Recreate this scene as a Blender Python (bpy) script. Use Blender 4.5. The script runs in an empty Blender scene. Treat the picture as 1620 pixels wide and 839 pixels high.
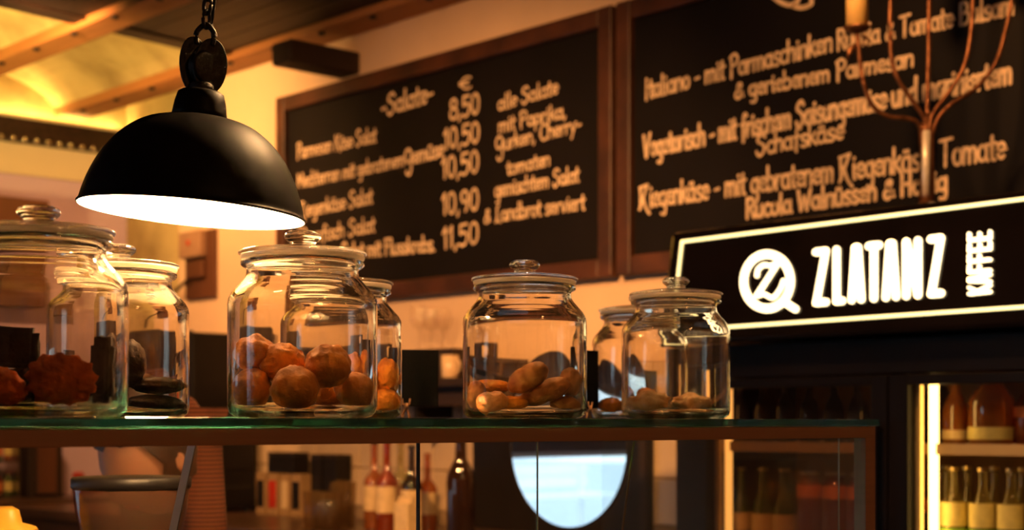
import bpy, bmesh, math, random
from mathutils import Vector, Matrix, noise as mnoise
random.seed(7)
PI = math.pi
SC = bpy.context.scene
COL = SC.collection

# ------------------------------------------------------------------ camera
# world: x runs along the counter (receding to the right), y runs along the chalkboard wall, z up.
F_PX, CX, HY = 2392.0, 810.0, 669.5          # focal length in px, principal column, horizon row (1620x839)
ZC = 1.245                                    # eye height = level of the glass counter top
CA, SA = 0.7341, 0.6790                       # camera right = (CA,-SA), camera forward = (SA,CA)
cam = bpy.data.cameras.new('camera')
cam_o = bpy.data.objects.new('camera', cam); COL.objects.link(cam_o)
cam_o.location = (0, 0, ZC)
cam_o.rotation_euler = (PI/2, 0, -math.atan2(SA, CA))
cam.sensor_width = 36.0; cam.lens = F_PX/1620*36.0
cam.shift_y = (HY-419.5)/1620
cam.clip_start = 0.05; cam.clip_end = 200
cam.dof.use_dof = True; cam.dof.focus_distance = 1.74; cam.dof.aperture_fstop = 5.8
SC.camera = cam_o

# ------------------------------------------------------------------ world, daylight, exposure
SC.view_settings.view_transform = 'Standard'; SC.view_settings.look = 'None'
SC.view_settings.gamma = 1.0; SC.view_settings.exposure = 0.0
SC.view_settings.use_curve_mapping = False
W = bpy.data.worlds.new('daylight'); SC.world = W; W.use_nodes = True
bg = W.node_tree.nodes['Background']
bg.inputs[0].default_value = (0.62, 0.80, 1.0, 1); bg.inputs[1].default_value = 3.2
SC.cycles.max_bounces = 14; SC.cycles.transparent_max_bounces = 24
SC.cycles.transmission_bounces = 14; SC.cycles.glossy_bounces = 6; SC.cycles.diffuse_bounces = 4
SC.cycles.sample_clamp_indirect = 20.0
SC.cycles.caustics_refractive = True; SC.cycles.caustics_reflective = True

def light(name, kind, loc, energy, color, size=0.1, target=None, spot=None, blend=0.6, sy=None):
    d = bpy.data.lights.new(name, kind); d.energy = energy; d.color = color
    if kind == 'AREA':
        d.size = size
        if sy: d.shape = 'RECTANGLE'; d.size_y = sy
    else: d.shadow_soft_size = size
    if kind == 'SPOT': d.spot_size = spot; d.spot_blend = blend
    o = bpy.data.objects.new(name, d); COL.objects.link(o); o.location = loc
    if target is not None:
        o.rotation_euler = (Vector(target)-Vector(loc)).to_track_quat('-Z', 'Y').to_euler()
    return o
WARM = (1.0, 0.46, 0.15)
# added unseen lights standing in for ceiling lamps, above / beside the frame
light('added_ceiling_light', 'SPOT', (2.3, 5.2, ZC+1.47), 170, WARM, 0.08, (3.6, 5.9, ZC+0.75), math.radians(105), 1.0)
light('added_ceiling_light', 'SPOT', (1.2, 2.9, ZC+1.35), 430, WARM, 0.08, (3.6, 4.2, ZC+0.0), math.radians(72), 0.9)
light('added_ceiling_light', 'SPOT', (2.1, 1.9, ZC+1.46), 120, WARM, 0.08, (3.5, 2.2, ZC+0.3), math.radians(110), 1.0)
light('added_ceiling_light', 'POINT', (1.0, -0.9, ZC+1.25), 22, WARM, 0.10)
light('added_uplight', 'SPOT', (1.75, 5.7, ZC+0.75), 150, (1.0, 0.66, 0.17), 0.08, (2.7, 6.1, ZC+1.6), math.radians(100), 0.9)  # added unseen uplight that brightens the concrete vaults
# daylight entering by the shop door in the far wall (portal) 
pl = light('daylight_portal', 'AREA', (-0.95, 7.25, ZC-0.15), 1, (1, 1, 1), 2.6, (-0.95, 0, ZC-0.15), sy=2.1)
pl.data.cycles.is_portal = True
pl = light('daylight_portal', 'AREA', (-3.25, 4.0, ZC+0.3), 1, (1, 1, 1), 1.2, (0, 4.0, ZC+0.3), sy=1.4)
pl.data.cycles.is_portal = True

# ------------------------------------------------------------------ pixel helpers (photo pixel + depth -> place)
def P(px, py, Y):
    X = (px-CX)/F_PX*Y
    return Vector((CA*X+SA*Y, -SA*X+CA*Y, ZC+(HY-py)/F_PX*Y))
def PU(px, py, u):
    s = (px-CX)/F_PX
    return P(px, py, u/(CA*s+SA))
def PV(px, py, v):
    s = (px-CX)/F_PX
    return P(px, py, v/(CA-SA*s))

# ------------------------------------------------------------------ materials
def nt(m):
    m.use_nodes = True
    return m.node_tree.nodes, m.node_tree.links
def setin(b, **k):
    for n, v in k.items():
        n = n.replace('_', ' ')
        if n in b.inputs: b.inputs[n].default_value = v
def mat(name, col, rough=0.5, metal=0.0, var=0.15, scale=8.0, bump=0.0, bscale=None, col2=None, spec=0.5, coat=0.0,
        stretch=(1, 1, 1), emit=None, estr=0.0, trans=0.0, sss=0.0, lo=0.35, hi=0.65, detail=5):
    m = bpy.data.materials.new(name); n, l = nt(m)
    b = n['Principled BSDF']
    setin(b, Roughness=rough, Metallic=metal)
    b.inputs['Specular IOR Level'].default_value = spec
    b.inputs['Coat Weight'].default_value = coat
    if trans: b.inputs['Transmission Weight'].default_value = trans
    if sss:
        b.inputs['Subsurface Weight'].default_value = sss
        b.inputs['Subsurface Radius'].default_value = (0.01, 0.005, 0.002)
    tc = n.new('ShaderNodeTexCoord'); mp = n.new('ShaderNodeMapping')
    mp.inputs['Scale'].default_value = stretch
    l.new(tc.outputs['Object'], mp.inputs['Vector'])
    no = n.new('ShaderNodeTexNoise'); no.inputs['Scale'].default_value = scale; no.inputs['Detail'].default_value = detail
    l.new(mp.outputs[0], no.inputs['Vector'])
    cr = n.new('ShaderNodeValToRGB')
    c2 = col2 if col2 else tuple(max(0, c*(1-var*2)) for c in col)
    cr.color_ramp.elements[0].position = lo; cr.color_ramp.elements[1].position = hi
    cr.color_ramp.elements[0].color = (*c2, 1); cr.color_ramp.elements[1].color = (*col, 1)
    l.new(no.outputs[0], cr.inputs[0]); l.new(cr.outputs[0], b.inputs['Base Color'])
    if bump:
        nb = n.new('ShaderNodeTexNoise'); nb.inputs['Scale'].default_value = bscale or scale*3; nb.inputs['Detail'].default_value = 6
        l.new(mp.outputs[0], nb.inputs['Vector'])
        bp = n.new('ShaderNodeBump'); bp.inputs['Strength'].default_value = bump; bp.inputs['Distance'].default_value = 0.01
        l.new(nb.outputs[0], bp.inputs['Height']); l.new(bp.outputs[0], b.inputs['Normal'])
    if emit:
        b.inputs['Emission Color'].default_value = (*emit, 1); b.inputs['Emission Strength'].default_value = estr
    return m
def glass_mat(name, col, mixt=0.5, rough=0.0, ior=1.47, tcol=None, bump=0.0):
    """clear glass: part refracting, part straight-through so that light reaches what is inside"""
    m = bpy.data.materials.new(name); n, l = nt(m)
    out = n['Material Output']; n.remove(n['Principled BSDF'])
    g = n.new('ShaderNodeBsdfGlass'); g.inputs['Color'].default_value = (*col, 1)
    g.inputs['Roughness'].default_value = rough; g.inputs['IOR'].default_value = ior
    t = n.new('ShaderNodeBsdfTransparent'); t.inputs[0].default_value = (*(tcol or col), 1)
    mx = n.new('ShaderNodeMixShader'); mx.inputs[0].default_value = mixt
    l.new(g.outputs[0], mx.inputs[1]); l.new(t.outputs[0], mx.inputs[2]); l.new(mx.outputs[0], out.inputs[0])
    no = n.new('ShaderNodeTexNoise'); no.inputs['Scale'].default_value = 22; no.inputs['Detail'].default_value = 0.5
    tc = n.new('ShaderNodeTexCoord'); l.new(tc.outputs['Object'], no.inputs['Vector'])
    if bump:
        bp = n.new('ShaderNodeBump'); bp.inputs['Strength'].default_value = bump; bp.inputs['Distance'].default_value = 0.004
        l.new(no.outputs[0], bp.inputs['Height']); l.new(bp.outputs[0], g.inputs['Normal'])
    return m
def thin_mat(name, col, gloss=1.0, rough=0.02, body=0.0, bcol=(0, 0, 0)):
    """thin pane / bottle wall: transparent tint + mirror reflection by angle (+ some body colour)"""
    m = bpy.data.materials.new(name); n, l = nt(m)
    out = n['Material Output']; n.remove(n['Principled BSDF'])
    t = n.new('ShaderNodeBsdfTransparent'); t.inputs[0].default_value = (*col, 1)
    src = t.outputs[0]
    if body:
        d = n.new('ShaderNodeBsdfDiffuse'); d.inputs[0].default_value = (*bcol, 1)
        no = n.new('ShaderNodeTexNoise'); no.inputs['Scale'].default_value = 20
        tl = n.new('ShaderNodeBsdfTranslucent'); tl.inputs[0].default_value = (*bcol, 1)
        a = n.new('ShaderNodeMixShader'); a.inputs[0].default_value = 0.5
        l.new(d.outputs[0], a.inputs[1]); l.new(tl.outputs[0], a.inputs[2])
        mx = n.new('ShaderNodeMixShader'); mx.inputs[0].default_value = body
        l.new(src, mx.inputs[1]); l.new(a.outputs[0], mx.inputs[2]); src = mx.outputs[0]
    g = n.new('ShaderNodeBsdfGlossy'); g.inputs['Roughness'].default_value = rough
    fr = n.new('ShaderNodeLayerWeight'); fr.inputs[0].default_value = 0.5
    pw = n.new('ShaderNodeMath'); pw.operation = 'POWER'; pw.inputs[1].default_value = 5.0
    l.new(fr.outputs['Facing'], pw.inputs[0])
    mu = n.new('ShaderNodeMath'); mu.operation = 'MULTIPLY_ADD'; mu.inputs[1].default_value = 0.96*min(gloss, 1.0); mu.inputs[2].default_value = 0.04*gloss
    l.new(pw.outputs[0], mu.inputs[0])
    mx = n.new('ShaderNodeMixShader'); l.new(mu.outputs[0], mx.inputs[0])
    l.new(src, mx.inputs[1]); l.new(g.outputs[0], mx.inputs[2]); l.new(mx.outputs[0], out.inputs[0])
    return m
def emit_mat(name, col, s):
    m = bpy.data.materials.new(name); n, l = nt(m)
    b = n['Principled BSDF']; b.inputs['Base Color'].default_value = (*col, 1)
    b.inputs['Emission Color'].default_value = (*col, 1); b.inputs['Emission Strength'].default_value = s
    return m

M = {}
M['wall'] = mat('wall_plaster', (0.74, 0.52, 0.34), 0.9, var=0.05, scale=3, bump=0.15, bscale=60)
M['wall_lilac'] = mat('lilac_daylight_tint', (0.66, 0.50, 0.74), 0.85, var=0.05, scale=2)  # cool daylight tint put into the wall colour
M['wall_cream'] = mat('cream_paint', (0.78, 0.66, 0.47), 0.85, var=0.04, scale=2)
M['concrete'] = mat('ceiling_concrete', (0.60, 0.46, 0.22), 0.95, col2=(0.30, 0.20, 0.08), scale=3.2, bump=0.9, bscale=14, detail=9, lo=0.3, hi=0.6)
M['beam'] = mat('orange_timber', (0.42, 0.17, 0.05), 0.7, var=0.25, scale=5, stretch=(1, 0.15, 1), bump=0.4, bscale=18)
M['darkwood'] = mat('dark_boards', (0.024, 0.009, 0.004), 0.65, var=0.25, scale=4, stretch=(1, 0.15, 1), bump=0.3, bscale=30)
M['frame_wood'] = mat('board_frame_wood', (0.085, 0.026, 0.010), 0.5, var=0.3, scale=6, stretch=(1, 1, 1), bump=0.2, bscale=50)
M['slate'] = mat('chalkboard_slate', (0.006, 0.0035, 0.0035), 0.6, var=0.2, scale=3, spec=0.2)
M['chalk'] = mat('chalk', (0.90, 0.66, 0.43), 0.95, var=0.18, scale=60)
M['tile'] = mat('cream_tile', (0.62, 0.45, 0.29), 0.28, var=0.06, scale=3, spec=0.5)
M['grout'] = mat('tile_grout', (0.30, 0.20, 0.12), 0.95)
M['floor'] = mat('floor_boards', (0.16, 0.08, 0.04), 0.5, var=0.3, scale=3, stretch=(1, 8, 1))
M['fascia'] = mat('dark_fascia', (0.035, 0.012, 0.010), 0.5, var=0.5, scale=60)
M['stud'] = mat('pale_metal_stud', (0.75, 0.66, 0.52), 0.2, 0.9)
M['cove'] = emit_mat('cove_light', (1.0, 0.68, 0.20), 26)
M['blackmetal'] = mat('black_enamel', (0.008, 0.005, 0.004), 0.5, var=0.3, scale=20, spec=0.10)
M['iron'] = mat('black_iron', (0.020, 0.014, 0.012), 0.55, 0.4, scale=30, bump=0.3, bscale=90)
M['white_enamel'] = mat('white_enamel', (0.9, 0.86, 0.78), 0.5, var=0.02)
M['bulb'] = emit_mat('lamp_bulb', (1.0, 0.57, 0.24), 900.0)
M['alu'] = mat('brushed_aluminium', (0.40, 0.20, 0.12), 0.42, 0.3, var=0.06, scale=5, stretch=(0.2, 1, 30))
M['jar'] = glass_mat('jar_glass', (1.0, 0.99, 0.96), 0.03, bump=0.04)
M['lid'] = glass_mat('lid_glass', (1.0, 0.99, 0.96), 0.4)
M['seal'] = mat('clear_plastic_seal', (0.95, 0.86, 0.76), 0.3, trans=0.5, var=0.03)
def seal_mat():
    m = bpy.data.materials.new('milky_seal'); n, l = nt(m); out = n['Material Output']; n.remove(n['Principled BSDF'])
    d = n.new('ShaderNodeBsdfDiffuse'); t = n.new('ShaderNodeBsdfTranslucent'); g = n.new('ShaderNodeBsdfGlossy'); g.inputs['Roughness'].default_value = 0.15
    no = n.new('ShaderNodeTexNoise'); cr = n.new('ShaderNodeValToRGB'); cr.color_ramp.elements[0].color = (0.90, 0.78, 0.68, 1); cr.color_ramp.elements[1].color = (1, 0.92, 0.82, 1)
    l.new(no.outputs[0], cr.inputs[0]); l.new(cr.outputs[0], d.inputs[0]); l.new(cr.outputs[0], t.inputs[0])
    a = n.new('ShaderNodeMixShader'); a.inputs[0].default_value = 0.6; l.new(d.outputs[0], a.inputs[1]); l.new(t.outputs[0], a.inputs[2])
    b = n.new('ShaderNodeMixShader'); b.inputs[0].default_value = 0.12; l.new(a.outputs[0], b.inputs[1]); l.new(g.outputs[0], b.inputs[2]); l.new(b.outputs[0], out.inputs[0])
    return m
M['seal'] = seal_mat()
def float_glass():
    m = bpy.data.materials.new('green_float_glass'); n, l = nt(m); b = n['Principled BSDF']; out = n['Material Output']
    b.inputs['Base Color'].default_value = (0.012, 0.20, 0.16, 1); b.inputs['Roughness'].default_value = 0.0; b.inputs['IOR'].default_value = 1.5
    b.inputs['Transmission Weight'].default_value = 1.0
    t = n.new('ShaderNodeBsdfTransparent'); t.inputs[0].default_value = (0.8, 0.97, 0.92, 1)
    mx = n.new('ShaderNodeMixShader'); mx.inputs[0].default_value = 0.12
    l.new(b.outputs[0], mx.inputs[1]); l.new(t.outputs[0], mx.inputs[2]); l.new(mx.outputs[0], out.inputs[0])
    return m
M['shelf_glass'] = float_glass()
M['pane'] = thin_mat('case_pane', (0.97, 0.98, 0.96), 1.0, 0.01)
M['pane_edge'] = mat('pane_edge', (0.55, 0.62, 0.50), 0.1, spec=0.8)
M['puff'] = mat('choux_crust', (0.82, 0.29, 0.03), 0.5, spec=0.3, col2=(0.33, 0.085, 0.009), scale=30, bump=1.0, bscale=45, lo=0.3, hi=0.7, sss=0.0)
M['cracker'] = mat('golden_pastry', (0.92, 0.33, 0.025), 0.5, spec=0.25, col2=(0.42, 0.10, 0.012), scale=30, bump=1.0, bscale=60)
M['rust_pastry'] = mat('orange_rosette_pastry', (0.85, 0.15, 0.010), 0.6, spec=0.15, col2=(0.34, 0.045, 0.005), scale=30, bump=0.9, bscale=70)
M['choc'] = mat('dark_brownie', (0.024, 0.008, 0.004), 0.7, spec=0.2, col2=(0.010, 0.003, 0.002), scale=30, bump=0.8, bscale=60)
M['date'] = mat('brown_sugared_cookie', (0.66, 0.27, 0.07), 0.45, spec=0.3, col2=(0.22, 0.055, 0.010), scale=34, bump=0.5, bscale=70)
M['sugar'] = mat('pale_sugared_cookie', (0.92, 0.64, 0.36), 0.7, col2=(0.56, 0.25, 0.07), scale=34, bump=0.8, bscale=60)
M['card'] = mat('black_card', (0.006, 0.005, 0.005), 0.9, spec=0.08)
M['peg'] = mat('peg_wood', (0.45, 0.20, 0.07), 0.6)
M['fridge_black'] = mat('fridge_black', (0.006, 0.004, 0.004), 0.4, var=0.2, scale=4, spec=0.12)
M['canopy'] = mat('canopy_gloss', (0.006, 0.004, 0.004), 0.12, var=0.2, scale=4, spec=0.5)
M['fridge_in'] = mat('fridge_liner', (0.30, 0.16, 0.06), 0.5, var=0.05)
M['fridge_metal'] = mat('fridge_rail_metal', (0.70, 0.52, 0.25), 0.3, 0.6, var=0.05)
M['shelfmat'] = mat('fridge_shelf', (0.52, 0.36, 0.18), 0.4, var=0.06)
M['tube'] = emit_mat('fridge_light_tube', (1.0, 0.56, 0.14), 9.0)
M['sign'] = emit_mat('lit_sign_letters', (1.0, 0.80, 0.46), 3.2)
M['signline'] = emit_mat('lit_sign_border', (1.0, 0.86, 0.40), 1.7)
M['candle_iron'] = mat('rusty_iron', (0.26, 0.11, 0.05), 0.35, 0.75, col2=(0.12, 0.045, 0.02), scale=40, bump=0.4, bscale=90)
M['stem_highlight'] = mat('stem_pale_highlight', (0.98, 0.90, 0.80), 0.25, 0.35, bump=0.35, bscale=70)  # stem made pale all over to carry its lamp highlight
M['wax'] = mat('yellow_wax', (0.72, 0.47, 0.16), 0.5, var=0.08, sss=0.2)
M['mirror'] = mat('mirror_silver', (0.92, 0.93, 0.94), 0.02, 1.0, var=0.0)
M['black_plastic'] = mat('black_plastic', (0.008, 0.006, 0.006), 0.45, var=0.2, spec=0.25)
M['steel'] = mat('stainless_steel', (0.6, 0.55, 0.5), 0.22, 1.0, var=0.08, stretch=(1, 1, 12))
M['white_rod'] = mat('white_rod', (0.97, 0.97, 0.98), 0.10, 1.0, var=0.0)
M['tube_dim'] = emit_mat('fridge_light_tube_dim', (1.0, 0.50, 0.12), 2.6)
M['carton'] = mat('tan_carton', (0.42, 0.25, 0.11), 0.7)
M['hopper'] = thin_mat('smoked_hopper', (0.72, 0.48, 0.32), 1.0, 0.04, 0.28, (0.45, 0.24, 0.15))
M['beans'] = mat('coffee_beans', (0.12, 0.045, 0.02), 0.45, var=0.4, scale=80, bump=1.0, bscale=90)
M['yellow'] = mat('yellow_enamel', (0.50, 0.27, 0.03), 0.3, var=0.06)
M['red'] = mat('red_plastic', (0.55, 0.03, 0.01), 0.4)
M['ceramic'] = mat('cream_ceramic', (0.70, 0.50, 0.30), 0.25, var=0.04)
M['wineglass'] = thin_mat('wine_glass', (0.96, 0.94, 0.92), 1.3, 0.02)
M['tumbler'] = thin_mat('tumbler_glass', (0.90, 0.84, 0.74), 1.5, 0.02, 0.08, (0.6, 0.4, 0.2))
M['skin'] = mat('skin', (0.62, 0.28, 0.15), 0.55, var=0.06, sss=0.1)
M['hair'] = mat('brown_hair', (0.07, 0.028, 0.012), 0.5, var=0.3, scale=60)
M['trousers'] = mat('dark_trousers', (0.02, 0.015, 0.02), 0.9)
M['pave'] = mat('pavement', (0.50, 0.55, 0.60), 0.9, col2=(0.38, 0.42, 0.47), scale=6, bump=0.3)
M['whitepaint'] = mat('white_paint', (0.85, 0.86, 0.88), 0.5, var=0.02)
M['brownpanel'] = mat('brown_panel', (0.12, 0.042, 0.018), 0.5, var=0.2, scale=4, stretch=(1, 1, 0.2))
M['counter'] = mat('counter_panel', (0.12, 0.05, 0.025), 0.45, var=0.25, scale=4, stretch=(0.2, 1, 1))
M['worktop'] = mat('worktop', (0.10, 0.05, 0.03), 0.3, var=0.2)
def stripe_mat():
    m = bpy.data.materials.new('striped_knit'); n, l = nt(m); b = n['Principled BSDF']; b.inputs['Roughness'].default_value = 0.95
    tc = n.new('ShaderNodeTexCoord'); w = n.new('ShaderNodeTexWave'); w.bands_direction = 'Z'; w.inputs['Scale'].default_value = 38
    w.inputs['Distortion'].default_value = 0.6; w.inputs['Detail'].default_value = 1
    cr = n.new('ShaderNodeValToRGB'); cr.color_ramp.elements[0].color = (0.06, 0.013, 0.005, 1); cr.color_ramp.elements[1].color = (0.20, 0.055, 0.018, 1)
    l.new(tc.outputs['Object'], w.inputs['Vector']); l.new(w.outputs[0], cr.inputs[0]); l.new(cr.outputs[0], b.inputs['Base Color'])
    return m
M['knit'] = stripe_mat()

# ------------------------------------------------------------------ mesh helpers
def obj(name, bm, m, parent=None, smooth=False, bevel=0.0, loc=None):
    me = bpy.data.meshes.new(name)
    if isinstance(bm, bmesh.types.BMesh):
        bmesh.ops.recalc_face_normals(bm, faces=bm.faces[:])
        bm.to_mesh(me); bm.free()
    else:
        me = bm
    if m is not None: me.materials.append(m)
    if smooth: me.polygons.foreach_set('use_smooth', [True]*len(me.polygons))
    o = bpy.data.objects.new(name, me); COL.objects.link(o)
    if parent is not None: o.parent = parent
    if loc is not None: o.location = loc
    if bevel:
        bv = o.modifiers.new('bevel', 'BEVEL'); bv.width = bevel; bv.segments = 2; bv.limit_method = 'ANGLE'; bv.angle_limit = 0.6
    return o
def tag(o, label=None, cat=None, group=None, kind=None):
    if label: o['label'] = label
    if cat: o['category'] = cat
    if group: o['group'] = group
    if kind: o['kind'] = kind
    return o
def thing(name, label, cat, loc=(0, 0, 0), rz=0.0, group=None):
    o = bpy.data.objects.new(name, None); COL.objects.link(o); o.location = loc; o.rotation_euler = (0, 0, rz)
    o.empty_display_size = 0.02
    return tag(o, label, cat, group)
def struct(o, label, cat):
    return tag(o, label, cat, kind='structure')
def box(bm, a, b):
    x0, y0, z0 = a; x1, y1, z1 = b
    v = [bm.verts.new(p) for p in ((x0,y0,z0),(x1,y0,z0),(x1,y1,z0),(x0,y1,z0),(x0,y0,z1),(x1,y0,z1),(x1,y1,z1),(x0,y1,z1))]
    for f in ((0,3,2,1),(4,5,6,7),(0,1,5,4),(1,2,6,5),(2,3,7,6),(3,0,4,7)): bm.faces.new([v[i] for i in f])
    return bm
def boxes(*ab):
    bm = bmesh.new()
    for a, b in ab: box(bm, a, b)
    return bm
def prism(pts, d):
    """closed outline pts (3d) extruded along vector d"""
    bm = bmesh.new(); d = Vector(d)
    a = [bm.verts.new(p) for p in pts]; b = [bm.verts.new(Vector(p)+d) for p in pts]; n = len(pts)
    bm.faces.new(a); bm.faces.new(b[::-1])
    for i in range(n): bm.faces.new((a[i], a[(i+1) % n], b[(i+1) % n], b[i]))
    return bm
def lathe(prof, segs=48, bm=None, z0=0.0, cx=0.0, cy=0.0):
    """prof: [(r,z)...] open line turned about z; closed where r==0"""
    bm = bm or bmesh.new(); rings = []
    for r, z in prof:
        if r <= 1e-6: rings.append([bm.verts.new((cx, cy, z+z0))])
        else: rings.append([bm.verts.new((cx+r*math.cos(2*PI*i/segs), cy+r*math.sin(2*PI*i/segs), z+z0)) for i in range(segs)])
    for A, B in zip(rings, rings[1:]):
        if len(A) == 1 and len(B) == 1: continue
        for i in range(segs):
            j = (i+1) % segs
            if len(A) == 1: bm.faces.new((A[0], B[j], B[i]))
            elif len(B) == 1: bm.faces.new((A[i], A[j], B[0]))
            else: bm.faces.new((A[i], A[j], B[j], B[i]))
    return bm
def catmull(pts, n=6):
    if len(pts) < 3: return [Vector(p) for p in pts]
    P_ = [Vector(p) for p in pts]; out = []
    for i in range(len(P_)-1):
        p0 = P_[max(i-1, 0)]; p1 = P_[i]; p2 = P_[i+1]; p3 = P_[min(i+2, len(P_)-1)]
        for k in range(n):
            t = k/n
            out.append(0.5*((2*p1)+(p2-p0)*t+(2*p0-5*p1+4*p2-p3)*t*t+(3*p1-p0-3*p2+p3)*t**3))
    out.append(P_[-1]); return out
def tube(pts, r, segs=10, bm=None, cap=True):
    bm = bm or bmesh.new(); pts = [Vector(p) for p in pts]; n = len(pts); rings = []
    up = Vector((0, 0, 1))
    for i, p in enumerate(pts):
        t = (pts[min(i+1, n-1)]-pts[max(i-1, 0)]).normalized()
        a = t.cross(up)
        if a.length < 1e-3: a = t.cross(Vector((1, 0, 0)))
        a.normalize(); b = a.cross(t).normalized()
        rr = r[i] if isinstance(r, (list, tuple)) else r
        rings.append([bm.verts.new(p+rr*(math.cos(2*PI*k/segs)*a+math.sin(2*PI*k/segs)*b)) for k in range(segs)])
    for A, B in zip(rings, rings[1:]):
        for k in range(segs): bm.faces.new((A[k], A[(k+1) % segs], B[(k+1) % segs], B[k]))
    if cap: bm.faces.new(rings[0][::-1]); bm.faces.new(rings[-1])
    return bm
def blob(rx, ry, rz, amp=0.12, freq=2.5, seed=0, sub=3, fn=None):
    bm = bmesh.new(); bmesh.ops.create_icosphere(bm, subdivisions=sub, radius=1)
    for v in bm.verts:
        d = v.co.normalized(); s = 1+amp*mnoise.noise(d*freq+Vector((seed*7.3, seed*3.1, seed)))+0.5*amp*mnoise.noise(d*freq*3+Vector((seed, 5, 2)))+0.32*amp*mnoise.noise(d*freq*7.5+Vector((seed*2, 1, 2)))
        if fn: s *= fn(d)
        v.co = Vector((d.x*rx*s, d.y*ry*s, d.z*rz*s))
    return bm
def copy_tree(o, parent=None):
    c = o.copy(); COL.objects.link(c)
    if parent is not None: c.parent = parent
    for ch in list(o.children): copy_tree(ch, c)
    return c

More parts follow.
